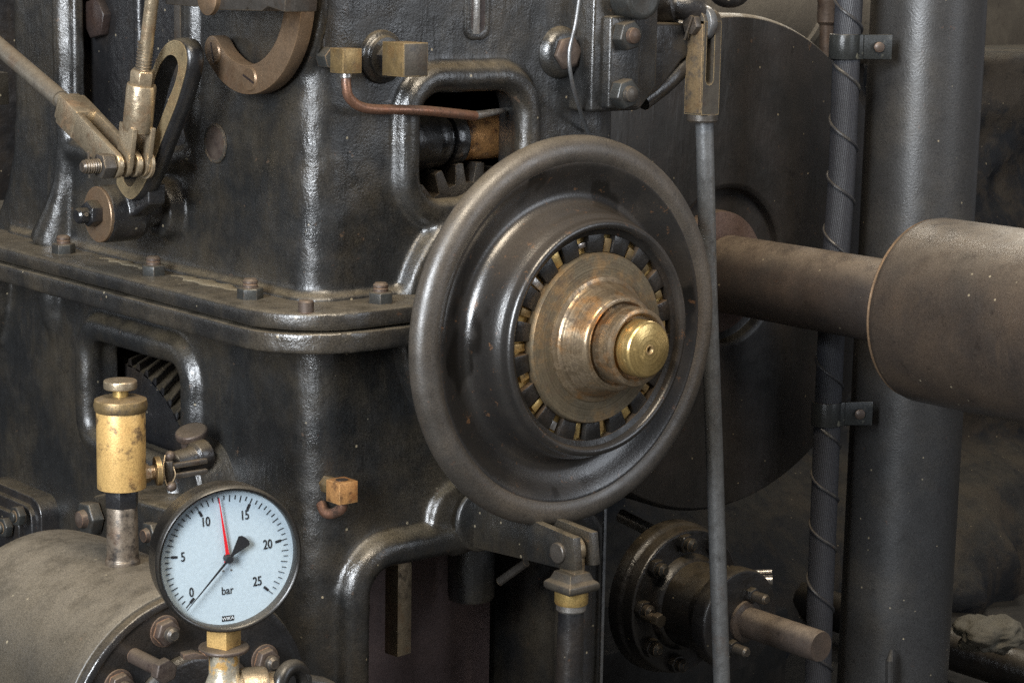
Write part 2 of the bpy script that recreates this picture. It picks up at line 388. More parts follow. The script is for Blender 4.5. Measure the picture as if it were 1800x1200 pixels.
ROCK = paint('sooty_rough_masonry', base=(.018, .020, .024), grime=(.050, .042, .034), gr=(.42, .6), rough=(.6, .85), dust=.5, dustc=(.10, .09, .07), lump=.006, lumpscale=22, fine=.002, spec=.3)
structure(obj('rough_wall', rw, ROCK, sharp=180))
structure(obj('wall_dado', MB().box2((-6, 2.985, -1.1), (9, 3.1, -.305)), WALLD))

# ================================================================== ENGINE HOUSING
HO = thing('engine_housing', 'big black painted cast-iron machine housing with a bolted flange round its middle and rounded openings', 'machine housing', (-.05, .5, -.8))
# upper casing
up = vprism(XL, XR, YW, .90, .03, .62, .042)
wc, ww, wh = F(837, 262, .14), .185, .150
up = cut(up, [vprism(XL+.018, XR-.035, YW+.045, .86, -.02, .58, .03),
              MB().prism(rrect((-.055, .08, .232), X, Z, .170, .150, .040), (0, .15, 0)),
              MB().prism(rrect((-.36, .572, .33), Y, Z, .30, .28, .03), (.14, 0, 0))])
# bead round the upper front window
up.tube(rrect((-.058, YW-.002, .230), X, Z, .198, .170, .050, 8), .0185, 14, True)
# ribs and bead on the left face
up.tube([(XL+.002, .752, z) for z in (.60, .4, .28)]+[(XL+.002, .745, .2), (XL, .752, .14), (XL-.004, .765, .09), (XL-.01, .78, .045)], [.018, .018, .018, .018, .018, .026, .034], 14)
up.tube([(XL+.004, .405, z) for z in (.60, .5, .4, .3)]+[(XL+.006, .41, .24), (XL+.012, .42, .20)], [.019]*4+[.018, .010], 14)
up.tube([(XL+.006, .41, .205), (XL+.004, .5, .185), (XL+.004, .62, .18), (XL+.006, .74, .185)], .018, 12)
# flared left foot
fl = [(.80, .60), (.905, .60), (.905, .24), (.915, .17), (.94, .11), (.965, .075), (.99, .05), (.99, .03), (.80, .03)]
up.prism([(XL+.0, y, z) for y, z in fl], (.3, 0, 0))
# cove where the walls meet the flange
cove = vprism(XL-.012, XR, YW-.012, .95, .03, .052, .05); up.loft([[v.co.copy() for v in list(cove.bm.verts)[:44]], [v.co.copy() for v in list(cove.bm.verts)[44:]]])
# raised pads: boss of lever shaft, boss of arc ring, boss of oval plug
bossc = L(276, 368, XL-.022)
up.lathe((XL+.02, bossc.y, bossc.z), -X, [(.042, 0), (.040, .025), (.0385, .040), (.0380, .044), (.034, .046)], 32)
ringc = Vector((XL, .240, .417))
up.lathe((XL+.015, ringc.y, ringc.z), -X, [(.124, 0), (.120, .013), (.112, .014)], 64)
up.lathe((.20-.23, YW+.01, .0), -Y, [(.03, 0), (.03, .012)], 16)
# raised boss behind the handwheel
up.lathe((0, YW+.01, .0), -Y, [(.176, 0), (.174, .028), (.168, .034), (.15, .036)], 64)
upper = cast('upper_casing', up, BODY, HO)
# lower casing
lo = vprism(XL, F(1062, 1000, YW).x, YW, 1.25, -.95, .012, .045)
lo = cut(lo, [vprism(XL+.045, .19-.02, YW+.05, 1.2, -1.0, -.03, .03),
              MB().prism(rrect((-.035, .05, -.62), X, Z, .385, .64, .045), (0, .2, 0)),
              MB().prism(rrect((-.40, .556, -.147), Y, Z, .262, .148, .030), (.2, 0, 0))])
lo.tube(rrect((-.035, YW-.004, -.62), X, Z, .405, .668, .055, 8), .0225, 14, True)
lo.tube(rrect((XL+.002, .556, -.147), Y, Z, .288, .172, .042, 8), .020, 14, True)
lo.tube([(XL+.004, .80, z) for z in (0, -.04, -.07, -.1)], [.03, .028, .02, .008], 12)
lo.tube([(XL-.01, .98, z) for z in (.0, -.04, -.08, -.13)], [.06, .055, .045, .02], 16)
lo.lathe((-.068, YW+.02, -.262), -Y, [(.050, 0), (.050, .030), (.046, .036)], 32)
lower = cast('lower_casing', lo, BODY, HO)
# two-layer flange
def flange(off, z0, z1, r, bulge, name):
    c = vprism(XL-off, XR+.02, YW-off, 1.3, z0, z1, r, 16)
    o = cast(name, c, FLANGEM, HO, voxel=.0035, smooth=bulge, disp=.0016)
    return o
flange(.088, .0235, .0465, .105, 12, 'upper_flange')
flange(.090, -.004, .0215, .11, 3, 'lower_flange')
# dusty fillet strip left over on the flange top
DUST = paint('pale_settled_dust', base=(.13, .11, .078), grime=(.17, .145, .10), rough=(.8, .9), dust=.2, spec=.1, lump=.001, fine=.0006)
dd = MB()
for y_a, y_b, w_ in ((.62, .46, .010), (.43, .235, .014)):
    pts_ = [Vector((XL-.022-.005*math.sin(k*1.9), y_a+(y_b-y_a)*k/14, .0462)) for k in range(15)]
    loops_ = []
    for k, p_ in enumerate(pts_):
        f_ = math.sin(pi*(k+.3)/14.6); loops_.append([p_+Vector((math.cos(t)*w_*f_*(1+.25*math.sin(k*2.3)), 0, math.sin(t)*.0028*f_)) for t in [2*pi*q/10 for q in range(10)]])
    dd.loft(loops_)
DDO = obj('dust', dd, DUST, None, sharp=180); DDO['kind'] = 'stuff'
# nuts on the flange
for i, (px, py, ax, v) in enumerate([(112, 449, 0, -.345), (270, 489, 0, -.345), (440, 532, 0, -.345), (669, 537, 1, .09)]):
    p = on(px, py, ax, v); p.z = .0455
    n = obj('flange_nut', MB().ngon(p, Z, .0165, .015, 6, .1+i*.45), NUTM, HO, bevel=.0006)
    obj('stud', MB().lathe(p+Z*.0145, Z, [(.0095, 0), (.0095, .004), (.0085, .005), (.0095, .006), (.0095, .009), (.007, .0115)], 20), RUSTY, n)
p = F(538, 548, .085); p.z = .0455
obj('dowel_pin', MB().lathe(p, Z, [(.0095, 0), (.0095, .013), (.008, .015)], 20), RUSTY, HO)
# oval plug on left face
pc = L(380, 252, XL)
obj('plug_rim', MB().torus((XL-.001, pc.y, pc.z), X, .0235, .0025, 40, 8), NUTM, HO)
obj('core_plug', MB().lathe((XL+.004, pc.y, pc.z), -X, [(.0225, 0), (.0225, .006), (.020, .0065)], 40), RUSTY, HO)
# oval slot in the top of the front wall
sl = F(838, 8, YW)
obj('slot_rim', MB().ringprism(rrect(sl-Y*.004, X, Z, .04, .09, .014), rrect(sl-Y*.004, X, Z, .022, .07, .010), (0, .012, 0)), BODY, HO, bevel=.002)
obj('slot_bar', MB().box(sl-Y*.0045-X*.004, (.009, .004, .075)), SILVER, HO, bevel=.001)
obj('slot_recess', MB().box(sl-Y*.0015, (.026, .003, .07)), INNER, HO)
# plate and bolt inside the left opening
obj('inner_web_plate', MB().box2((-.262, .40, .14), (-.252, .86, .58)), BODYD, HO)
hb = L(178, 32, -.262)
obj('hex_bolt_head', MB().ngon(hb, -X, .03, .014, 6, .2), INNER, HO, bevel=.001)
vb = L(247, 40, -.27); obj('inner_rib', MB().tube([vb-Z*.06, vb, vb+Z*.2], .009, 12), BODYD, HO)
obj('inner_rail', MB().box(L(318, 30, -.29), (.012, .016, .2)), STEELB, HO, bevel=.001)
# left stub plate beyond the casing
obj('stub_plate', MB().box(L(22, 160, -.25)+Y*.10, (.04, .10, .05)), BODY, HO, bevel=.002)

# ---------------------------------------------------------------- gearing inside the windows
GE = thing('spur_gear', 'dark toothed gear wheel half hidden behind the handwheel in the upper front opening', 'gear', F(800, 330, .235))
gc = F(815, 470, .235); gears = MB(); R = gc.z; nT = 26
def gearloop(c, r0, r1, n, y):
    out = []
    for k in range(n):
        for f, rr in ((0, r0), (.20, r0), (.32, r1), (.5, r1+.001), (.68, r1), (.80, r0)):
            t = 2*pi*(k+f)/n; out.append(Vector((c.x+rr*math.cos(t), y, c.z+rr*math.sin(t))))
    return out
gc = F(795, 462, .235)
gears.prism(gearloop(gc, .112, .138, 24, .20), (0, .045, 0)); obj('gear_teeth', gears, STEELB, GE, bevel=.0006)
obj('gear_hub', MB().lathe(gc+Y*-.03, -Y, [(.05, 0), (.05, .02)], 32), INNER, GE)
BU = thing('bearing_bush', 'orange stained brass bush on a dark collared shaft seen through the upper front opening', 'bush', F(830, 245, .23))
a0, a1 = F(735, 242, .24), F(905, 246, .24); dx = (a1-a0).normalized()
bsh = F(800, 243, .225)
obj('brass_bush', MB().cyl(bsh, bsh+X*.11, .030), ORANGE, BU, bevel=.0015)
obj('collar', MB().cyl(bsh-X*.022, bsh, .036).cyl(bsh-X*.03, bsh-X*.022, .031), BODYD, BU, bevel=.003)
obj('shaft_boss', MB().cyl(bsh-X*.05, bsh-X*.03, .037).cyl(bsh-X*.14, bsh-X*.05, .040), BODYD, BU, bevel=.004)
HG = thing('helical_gear', 'oily black helical gear glimpsed inside the left rounded opening behind the brass oiler', 'gear', (-.2, .55, -.2))
p1, p2 = L(172, 632, -.235), L(306, 712, -.235); GR = .21
cd = (p2-p1); cl = cd.length; cdn = cd.normalized(); nrm = Vector((0, cdn.z, -cdn.y))
if nrm.z < 0: nrm = -nrm
gcc = (p1+p2)/2-nrm*math.sqrt(GR*GR-cl*cl/4)
obj('gear_core', MB().cyl(gcc, gcc+X*.16, GR-.010, seg=96), BODYD, HG)
teeth = MB(); nt = 54
for k in range(nt):
    t0 = 2*pi*k/nt; loops = []
    for j in range(7):
        t = t0+.62*j/6; x = gcc.x+.16*j/6
        P = lambda r, dt: Vector((x, gcc.y-r*math.cos(t+dt), gcc.z+r*math.sin(t+dt)))
        loops.append([P(GR-.012, -.034), P(GR-.001, -.018), P(GR, 0), P(GR-.001, .018), P(GR-.012, .034)])
    teeth.loft(loops)
obj('gear_teeth', teeth, BODYD, HG, sharp=60)

# ================================================================== HANDWHEEL
HW = thing('handwheel', 'large dark iron handwheel with dished web, notched hub and stepped brass shaft end', 'handwheel', (0, 0, 0))
rimp = [(.2300+.0200*math.cos(t), .0180*math.sin(t)) for t in [2*pi*k/28 for k in range(28)]]
mb = MB(); a, u, v = basis(-Y)
seg = 144
mb.loft([[ (u*math.cos(2*pi*i/seg)+v*math.sin(2*pi*i/seg))*r + a*h for r, h in rimp] for i in range(seg)], close=True)
obj('rim', mb, WHEEL, HW, sharp=60)
# hub drum and web (h is toward the viewer)
prof = [(.2150, -.012), (.2185, .0135), (.2150, .0138), (.2120, .0125), (.2070, .0098), (.2015, .0060), (.196, .0022), (.190, -.0010), (.182, -.0035), (.174, -.0050), (.1675, -.001), (.1630, .006), (.1600, .016), (.1585, .026), (.1570, .036), (.1545, .0425), (.1515, .0465), (.1500, .0500),
        (.1497, .0560), (.1487, .0600), (.1455, .0625), (.1415, .0625), (.1385, .0590), (.1375, .055)]
back = [(.1375, .030), (.12, .028), (.12, -.04), (.16, -.045), (.18, -.028), (.2, -.022)]
def lp_lathe(mb, prof, seg=144):
    a, u, v = basis(-Y)
    return mb.loft([[(u*math.cos(2*pi*i/seg)+v*math.sin(2*pi*i/seg))*r + a*h for r, h in prof] for i in range(seg)], close=True)
obj('dished_web', lp_lathe(MB(), prof+back), DISH, HW, sharp=50)
# jaw ring with 18 notches
jr = MB(); N = 18; y0, y1 = -.054, -.038
def arcblock(mb, r0, r1, t0, t1, h0, h1, n=6):
    lo_ = []; 
    for k in range(n+1):
        t = t0+(t1-t0)*k/n; lo_.append((math.cos(t), math.sin(t)))
    P = lambda r, h: [Vector((r*c, -h, r*s)) for c, s in lo_]
    mb.loft([P(r0, h0)+P(r1, h0)[::-1], P(r0, h1)+P(r1, h1)[::-1]])
lp_lathe(jr, [(.1385, .030), (.1385, .0535), (.1350, .0515), (.1304, .0505), (.1304, .030)])
for k in range(N):
    t = 2*pi*(k+.03)/N; w = 2*pi/N*.42
    arcblock(jr, .1085, .1306, t+w*.5+random.uniform(-.008, .008), t+2*pi/N-w*.5, .030, .0500+random.uniform(-.0008, .0008))
JAW = paint('oily_jaw_ring', base=(.010, .009, .008), grime=(.028, .020, .014), rough=(.2, .45), dust=.45, dustc=(.14, .09, .05), lump=.0006, specks=False)
obj('jaw_ring', jr, JAW, HW, bevel=.0009)
obj('notch_floor', lp_lathe(MB(), [(.104, .030), (.104, .0400), (.1303, .0400), (.1303, .030)]), BRASS, HW)
for k in range(N):
    t = 2*pi*(k+.03)/N; tt = t+random.uniform(-.02, .02); plt = MB()
    arcblock(plt, random.choice((.1086, .1086, .116)), .122+random.uniform(0, .006), tt-random.uniform(.035, .065), tt+random.uniform(.03, .06), .0395, .0430+random.uniform(0, .005), 2)
    obj('notch_key', plt, random.choice((BRASS, BRASSB, BRASSD, SILVER)), HW, bevel=.0006)
obj('face_disc', lp_lathe(MB(), [(.02, .03), (.1078, .03), (.1078, .0535), (.1062, .0565), (.090, .0572), (.0815, .0580), (.02, .0580)]), DISCM, HW, sharp=40)
obj('shoulder_sleeve', lp_lathe(MB(), [(.02, .055), (.0795, .055), (.0795, .0615), (.0775, .0630), (.0745, .0632), (.0728, .0645), (.0712, .068), (.0675, .078), (.0630, .089), (.0605, .0965), (.0590, .0995), (.0565, .1010), (.0530, .1010), (.0505, .0985), (.0500, .0940), (.02, .0940)]), SLEEVEM, HW, sharp=40)
obj('groove_collar', lp_lathe(MB(), [(.02, .09), (.0468, .090), (.0468, .1030), (.0488, .1055), (.0490, .1275), (.0480, .1310), (.0455, .1325), (.0425, .1325), (.0400, .1300), (.0385, .1240), (.02, .1240)]), SLEEVEM, HW, sharp=40)
obj('brass_shaft_end', lp_lathe(MB(), [(.006, .12), (.0352, .12), (.0352, .1445), (.0340, .1490), (.0315, .1508), (.006, .1510)]), TIPM, HW, sharp=40)
obj('centre_hole', lp_lathe(MB(), [(.0003, .13), (.0003, .1435), (.0022, .1440), (.0035, .1490), (.0050, .1516), (.0065, .1514), (.0065, .13)], 40), BRASSD, HW)

# ================================================================== PRESSURE GAUGE
gy = math.radians(15); gn = Vector((-math.sin(gy), -math.cos(gy), 0)); gs = Vector((math.cos(gy), -math.sin(gy), 0))
g0 = F(399, 979, -.25)
PG = thing('pressure_gauge', 'round black-cased pressure gauge with pale blue dial in bar and a red limit pointer', 'gauge', g0-Z*.12)
Rf = .0690
def GP(x, y, d=0.): return g0+gs*x+Z*y+gn*d
cs = MB(); cs.lathe(g0-gn*.030, gn, [(.060, 0), (.0715, .002), (.0738, .006), (.0738, .029), (.0758, .031), (.0758, .0385), (.0750, .0405), (.0735, .0418), (.0715, .0412), (.0700, .0385), (.0698, .032), (.0698, .004)], 96)
obj('case', cs, CASEM, PG, sharp=50)
obj('dial', MB().lathe(g0-gn*.002, gn, [(.0699, 0), (.0699, .002)], 96), DIAL, PG)
tk = MB()
def tick(ang, r0, r1, w, d0=.0003, d1=.0007):
    ca, sa = math.cos(ang), math.sin(ang); q = []
    for r, s in ((r0, -1), (r1, -1), (r1, 1), (r0, 1)): q.append(GP(r*ca-s*w/2*sa, r*sa+s*w/2*ca, d0))
    return q
def ang(v): return math.radians(225+3-v*270/25)
for k in range(51):
    v_ = k*.5; r1 = .0642; r0 = .0575 if k % 2 == 0 else .0598
    tk.prism(tick(ang(v_), r0, r1, .00075), gn*.0004)
    if k % 10 == 0: tk.prism(tick(ang(v_), .0518, .0578, .0026), gn*.0004)
obj('scale_marks', tk, INK, PG)
def text(name, s, pos, size, mat, parent, sx=.70, d=.0005, bold=0.):
    c = bpy.data.curves.new(name, 'FONT'); c.body = s; c.size = size; c.align_x = 'CENTER'; c.align_y = 'CENTER'; c.extrude = .0002; c.offset = bold
    o = bpy.data.objects.new('tmp', c); COL.objects.link(o); me = ev_mesh(o); bpy.data.objects.remove(o)
    rt = math.radians(3)
    g1 = gs*math.cos(rt)+Z*math.sin(rt); g2 = Z*math.cos(rt)-gs*math.sin(rt)
    Mx = Matrix((g1*sx, g2, gn)).transposed().to_4x4(); Mx.translation = GP(pos[0], pos[1], d)-PW[parent.name]
    me.transform(Mx); me.materials.clear(); me.materials.append(mat); o = bpy.data.objects.new(name, me); COL.objects.link(o); o.parent = parent; PW[o.name] = PW[parent.name]; return o
for v_, r in ((0, .0495), (5, .0460), (10, .0445), (15, .0455), (20, .0435), (25, .0425)):
    text('numeral', str(v_), (r*math.cos(ang(v_)+(.06 if v_ == 0 else 0)*-2), r*math.sin(ang(v_)-(.12 if v_ == 0 else 0))), .0138, INK, PG, bold=.00012)
text('unit_word', 'bar', (.0, -.0345), .0120, INK, PG, .8)
lg = obj('maker_plate', MB().box(Vector((0, 0, 0)), (.0124, .0056, .0003), Matrix((gs, Z, gn)).transposed()), INK, PG)
lg.location = GP(.0005, -.0635, .0004)-PW[PG.name]; lg.data.transform(Matrix.Translation(PW[PG.name]))
text('maker_name', 'WIKA', (.0005, -.0635), .0046, WHITEP, PG, 1.05, .0009)
# needle
def poly(pts, a, d, th):
    ca, sa = math.cos(a), math.sin(a); return MB().prism([GP(x*ca-y*sa, x*sa+y*ca, d) for x, y in pts], gn*th)
an = ang(0)
obj('needle', poly([(.066, -.0002), (.066, .0002), (.0, .0013), (-.006, .0015), (-.0235, .0076), (-.0262, .0050), (-.0270, 0), (-.0262, -.0050), (-.0235, -.0076), (-.006, -.0015), (0, -.0013)], an, .0065, .0007), INK, PG)
obj('needle_hub', MB().lathe(GP(0, 0, .001), gn, [(.0044, 0), (.0044, .0075), (.0036, .0088), (.001, .009)], 32), INK, PG)
obj('red_pointer', poly([(.0635, -.0003), (.0635, .0003), (.006, .0017), (-.0035, .0048), (-.0055, 0), (-.0035, -.0048), (.006, -.0017)], ang(12.0), .0035, .0006), RED, PG)
obj('dial_screws', MB().lathe(GP(-.0045, -.0135, 0), gn, [(.0011, 0), (.0009, .001)], 12).lathe(GP(.0040, -.0135, 0), gn, [(.0011, 0), (.0009, .001)], 12), SILVER, PG)
GL = bpy.data.materials.new('gauge_glass'); GL.use_nodes = True; gp_ = GL.node_tree.nodes['Principled BSDF']
gp_.inputs['Transmission Weight'].default_value = 1; gp_.inputs['Roughness'].default_value = .02; gp_.inputs['IOR'].default_value = 1.05; gp_.inputs['Base Color'].default_value = (.97, .98, .98, 1)
# thin pane: transparent plus a weak reflection
gt = GL.node_tree; tr = gt.nodes.new('ShaderNodeBsdfTransparent'); gg = gt.nodes.new('ShaderNodeBsdfGlossy'); gg.inputs['Roughness'].default_value = .03
mx = gt.nodes.new('ShaderNodeMixShader'); mx.inputs[0].default_value = .06; gt.links.new(tr.outputs[0], mx.inputs[1]); gt.links.new(gg.outputs[0], mx.inputs[2]); gt.links.new(mx.outputs[0], gt.nodes['Material Output'].inputs[0])
obj('glass', MB().lathe(g0+gn*.0088, gn, [(.0705, 0), (.0705, .001)], 64), GL, PG)
gb = g0-gn*.012
obj('stem', MB().ngon(gb-Z*.096, Z, .0175, .026, 4, .35+pi/4, .02), BRASSB, PG, bevel=.001)

# ---- valve under gauge
VA = thing('gauge_valve', 'dirty brass gauge cock with a bent rusty clip ring beneath the pressure gauge', 'valve', gb-Z*.20)
obj('clip_ring', MB().lathe(gb-Z*.1005, Z, [(.0255, 0), (.0265, .002), (.0255, .0045)], 32).prism([gb-Z*.0995+gs*x+Z*z for x, z in ((-.02, -.001), (-.034, .004), (-.046, .003), (-.046, -.002), (-.034, -.003), (-.02, -.005))], gn*.012), RUSTY, VA, bevel=.001)
zb = F(400, 1218, gb.y).z
obj('valve_body', MB().lathe(Vector((gb.x, gb.y, zb-.03)), Z, [(.019, 0), (.021, .02), (.021, .038), (.0175, .047), (.0155, .052), (.0155, gb.z-.1-zb+.03)], 32), PATCHY, VA)
vb = Vector((gb.x, gb.y, zb)); ho = (X*.92-Y*.38).normalized()
obj('side_body', MB().lathe(vb, ho, [(.019, 0), (.021, .016), (.0215, .017), (.0255, .0175), (.0255, .040), (.0245, .044), (.019, .0445), (.019, .054), (.015, .056)], 40), STEELW, VA, bevel=.0008)
obj('left_nut', MB().ngon(vb-ho*.034, ho, .0135, .012, 6, .2).cyl(vb-ho*.024, vb, .009), BRASSD, VA, bevel=.0008)
hd = vb+ho*.070+Z*.003
obj('lever_handle', MB().torus(hd, (.25, -1, .1), .019, .0085, 40, 14).tube([hd+gs*.018, hd+gs*.032-Z*.004, hd+gs*.042-Z*.01], .0095, 14), CASEM, VA)

# ================================================================== BARREL (lower left)
bx, bz, bR = -.625, -.355, .150
BA = thing('cylinder_barrel', 'fat dusty brown-black horizontal cylinder barrel with bolted end flange under the gauge', 'cylinder', (bx, .08, bz-.17))
obj('barrel_shell', MB().lathe((bx, .26, bz), -Y, [(.08, 0), (.115, .004), (.136, .016), (.146, .038), (.149, .07), (.150, .12), (.150, .335), (.1545, .337), (.1545, .36)], 96), BARRELM, BA, sharp=50, bevel=.002)
obj('end_flange', MB().lathe((bx, -.0985, bz), -Y, [(.151, 0), (.151, .010), (.149, .012), (.143, .0125), (.141, .010), (.06, .010)], 96), BODYD, BA, sharp=40, bevel=.001)
obj('end_cover', MB().lathe((bx, -.1085, bz), -Y, [(.085, 0), (.085, .006), (.078, .012), (.05, .014)], 64), BODYD, BA, bevel=.002)
for px, py, kind in ((296, 1110, 'nut'), (472, 1160, 'nut'), (262, 1168, 'bolt'), (215, 1205, 'nut')):
    p = F(px-8, py-2, -.1085)
    if kind == 'nut':
        n = obj('cover_nut', MB().ngon(p, -Y, .0145, .012, 6, .2).lathe(p, -Y, [(.0175, 0), (.0175, .0025)], 32), RUSTY, BA, bevel=.0008)
        obj('stud', MB().lathe(p-Y*.0135, -Y, [(.008, 0), (.008, .006), (.005, .009)], 20), STEELB, n)
    else:
        p = F(236, 1152, -.1085); n = obj('long_bolt', MB().cyl(p, p-Y*.055, .0085), RUSTY, BA)
        obj('bolt_head', MB().ngon(p-Y*.055, -Y, .0135, .012, 6, .3), RUSTY, n, bevel=.0008)
p = L(181, 1113, bx); 
obj('set_pin', MB().sphere(F(181, 1112, -.065), .0045), RUSTY, BA)

# ================================================================== OILER
ob = L(205, 988, bx)
def atz(px, py): return L(px, py, bx)
OI = thing('brass_oiler', 'upright yellow brass grease cup with knurled lid and knob standing on the dusty barrel', 'oiler', ob)
ct = lambda py: Vector((bx, atz(212, py).y, atz(212, py).z))
yb = atz(213, 780).y
zz = lambda py: atz(212, py).z
P0 = lambda py: Vector((bx, yb, zz(py)))
obj('brass_cup', MB().lathe(P0(857), Z, [(.022, 0), (.0270, .001), (.0270, zz(715)-zz(857))], 48), BRASSB, OI, bevel=.0008)
ch = zz(697)-zz(720)
obj('lid', MB().lathe(P0(722), Z, [(.0275, 0), (.0290, .002), (.0298, ch*.5), (.0285, ch*.9), (.023, ch*1.05), (.012, ch*1.12)], 48), BRASSD, OI)
obj('knob_neck', MB().lathe(P0(703), Z, [(.0085, 0), (.0085, zz(678)-zz(703))], 24), BRASS, OI)
obj('knob', MB().lathe(P0(683), Z, [(.0175, 0), (.0185, .001), (.0185, .0085), (.0175, .0098)], 40), STEELW, OI, bevel=.0006)
obj('pipe_nut', MB().ngon(P0(888), Z, .0195, zz(858)-zz(888), 6, .4, .06), BODYD, OI, bevel=.001)
obj('pipe_sleeve', MB().lathe(P0(990), Z, [(.0195, 0), (.0195, .006), (.0180, .008), (.0178, .014), (.0170, zz(888)-zz(990))], 32), SLV, OI, bevel=.0008)
# little cock beside the cup
sd = P0(838)
obj('side_nipple', MB().ngon(sd+X*.022, (1, -.1, .06), .011, .012, 6, .3, .05).lathe(sd+X*.034, (1, -.1, .06), [(.008, 0), (.008, .012)], 20), STEELW, OI, bevel=.0008)
obj('side_disc', MB().lathe(sd+X*.042+Z*.001, (1, -.35, .06), [(.012, 0), (.0165, .001), (.0165, .0065), (.012, .0075)], 32), BRASSD, OI)
CK = thing('drain_cock', 'small greasy steel cock with split fork and wire beside the brass cup', 'cock', sd+X*.07)
obj('fork', MB().box(sd+X*.085+Z*.004, (.05, .006, .006)).box(sd+X*.085-Z*.008, (.05, .006, .006)).cyl(sd+X*.06+Z*.011, sd+X*.062-Z*.018, .0055), STEELB, CK, bevel=.001)
obj('cock_body', MB().lathe(sd+X*.075+Y*.02, (1, .1, .1), [(.010, 0), (.014, .004), (.014, .03), (.018, .034), (.018, .05)], 24), BODYD, CK, bevel=.001)
obj('locking_wire', MB().tube(bez([sd+X*.056+Z*.018, sd+X*.05+Z*.004-Y*.006, sd+X*.055-Z*.016-Y*.006, sd+X*.064-Z*.005-Y*.008, sd+X*.062+Z*.012]), .0008, 6), STEELW, CK)
for q_ in (sd+X*.060-Z*.018-Y*.006, sd+X*.062+Z*.016): obj('eye_pin', MB().sphere(q_, .0060), RUSTY, CK)

# block behind oiler
BB = thing('mounting_block', 'dusty black bracket block bolted to the casing behind the brass oiler', 'bracket', L(230, 960, -.42))
obj('block_body', MB().prism([L(q[0], q[1], -.40) for q in ((160, 872), (190, 865), (335, 905), (335, 1010), (160, 960))], (.10, 0, 0)), BODY, BB, bevel=.006, segs=3)
p = L(168, 908, -.403); n = obj('block_nut', MB().ngon(p, -X, .024, .018, 6, .1), NUTM, BB, bevel=.001); obj('stud', MB().lathe(p-X*.0175, -X, [(.013, 0), (.011, .008), (.004, .011)], 20), RUSTY, n)
p = L(272, 938, -.403); n = obj('block_nut', MB().ngon(p, -X, .018, .012, 6, .1), NUTM, BB, bevel=.001); obj('stud', MB().lathe(p-X*.0115, -X, [(.010, 0), (.008, .006)], 20), RUSTY, n)
# plug screw with slanted head
PL = thing('slanted_plug', 'rusty round-headed plug screw leaning on the casing beside the left opening', 'plug', L(342, 800, -.31))
pc = L(352, 800, XL+.01); pa = (L(330, 752, XL-.06)-pc)
pa = Vector((-.30, -.12, .94)).normalized(); pc = L(349, 812, XL-.035)
obj('plug_head', MB().lathe(pc+pa*.040, pa, [(.0215, 0), (.0215, .007), (.019, .009)], 32), RUSTY, PL, bevel=.0008)
obj('plug_shank', MB().lathe(pc, pa, [(.022, 0), (.022, .010), (.0175, .014), (.0165, .041)], 32), RUSTY, PL, bevel=.001)
PB = thing('casing_boss', 'rounded black boss bulging from the casing beside the gauge top', 'boss', L(370, 850, -.31))
pc = L(372, 845, XL+.0)
obj('boss_body', MB().lathe(pc+X*.02, -X, [(.066, 0), (.058, .025), (.047, .045), (.045, .062), (.040, .066), (.034, .062), (.030, .055)], 40), BODY, PB)
# lower-left grille piece
CF = thing('corner_fitting', 'black ridged cover fitting with two hex nuts at the far left above the barrel', 'fitting', L(30, 940, -.36))
q0 = L(20, 925, -.33)
obj('stepped_cover', MB().prism(rrect(q0, Y, Z, .19, .12, .03), (.06, 0, 0)).prism(rrect(q0-X*.008, Y, Z, .16, .095, .025), (.06, 0, 0)).prism(rrect(q0-X*.016, Y, Z, .11, .06, .02), (.06, 0, 0)), BODYD, CF, bevel=.003, segs=3)
for px, py in ((15, 925), (38, 905)):
    p = L(px, py, -.35); n = obj('cover_nut', MB().hexnut(p, -X, .016, .012, .2, .008, .006), NUTM, CF, bevel=.0008)

# ================================================================== BRASS FITTINGS ON FRONT WALL
def fitting(name, label, pxl, pxe, pxr, pt, pb, y, mats, extra=None):
    """cube seen on its front-left edge: pxl left silhouette, pxe near edge, pxr right silhouette"""
    e0 = F(pxe, pt+4, y); e1 = F(pxe, pb, y); xr = F(pxr, (pt+pb)/2, y).x
    yl = L(pxl, (pt+pb)/2, e0.x).y
    c = thing(name, label, 'pipe fitting', ((e0.x+xr)/2, (y+yl)/2, e1.z))
    return c, Vector((e0.x, y, e1.z)), Vector((xr, yl, e0.z))
T, a, b = fitting('elbow_block', 'small square brass elbow block feeding the copper pipe, beside the arc ring', 580, 603, 636, 82, 130, .096, None)
obj('block', MB().box2(a, b), BRASSD, T, bevel=.0008)
mid = (a+b)/2
obj('wall_nut', MB().ngon(Vector((mid.x-.008, b.y-.001, mid.z+.002)), Y, .014, YW-b.y+.004, 6, .2, .02), NUTM, T, bevel=.0008)
obj('pipe_ferrule', MB().lathe(Vector((mid.x, mid.y, a.z+.001)), -Z, [(.0075, 0), (.0075, .006), (.006, .008)], 20), SILVER, T)
cp0 = Vector((mid.x, mid.y, a.z-.004))
T, a, b = fitting('union_block', 'larger square blackened brass union block screwed to the wall above the window', 672, 709, 752, 72, 136, .070, None)
obj('block', MB().box2(a, b), BRASSD, T, bevel=.0006)
obj('front_face_plate', MB().box2(a+Vector((.0006, -.0012, .0006)), Vector((b.x-.0006, a.y+.001, b.z-.0006))), BRASSK, T, bevel=.0004)
mid = (a+b)/2
obj('hex_neck', MB().ngon(Vector((mid.x, b.y-.001, mid.z)), Y, .018, .022, 6, .2, .02), BODYD, T, bevel=.001)
obj('wall_washer', MB().lathe(Vector((mid.x, YW+.002, mid.z)), -Y, [(.034, 0), (.032, .008), (.026, .011), (.025, .016)], 40), BODY, T, bevel=.002)
T, a, b = fitting('drip_block', 'small square orange-stained brass block with a hooked copper stub beneath', 573, 597, 629, 846, 888, .094, None)
obj('block', MB().box2(a, b), ORANGE, T, bevel=.0008)
mid = (a+b)/2
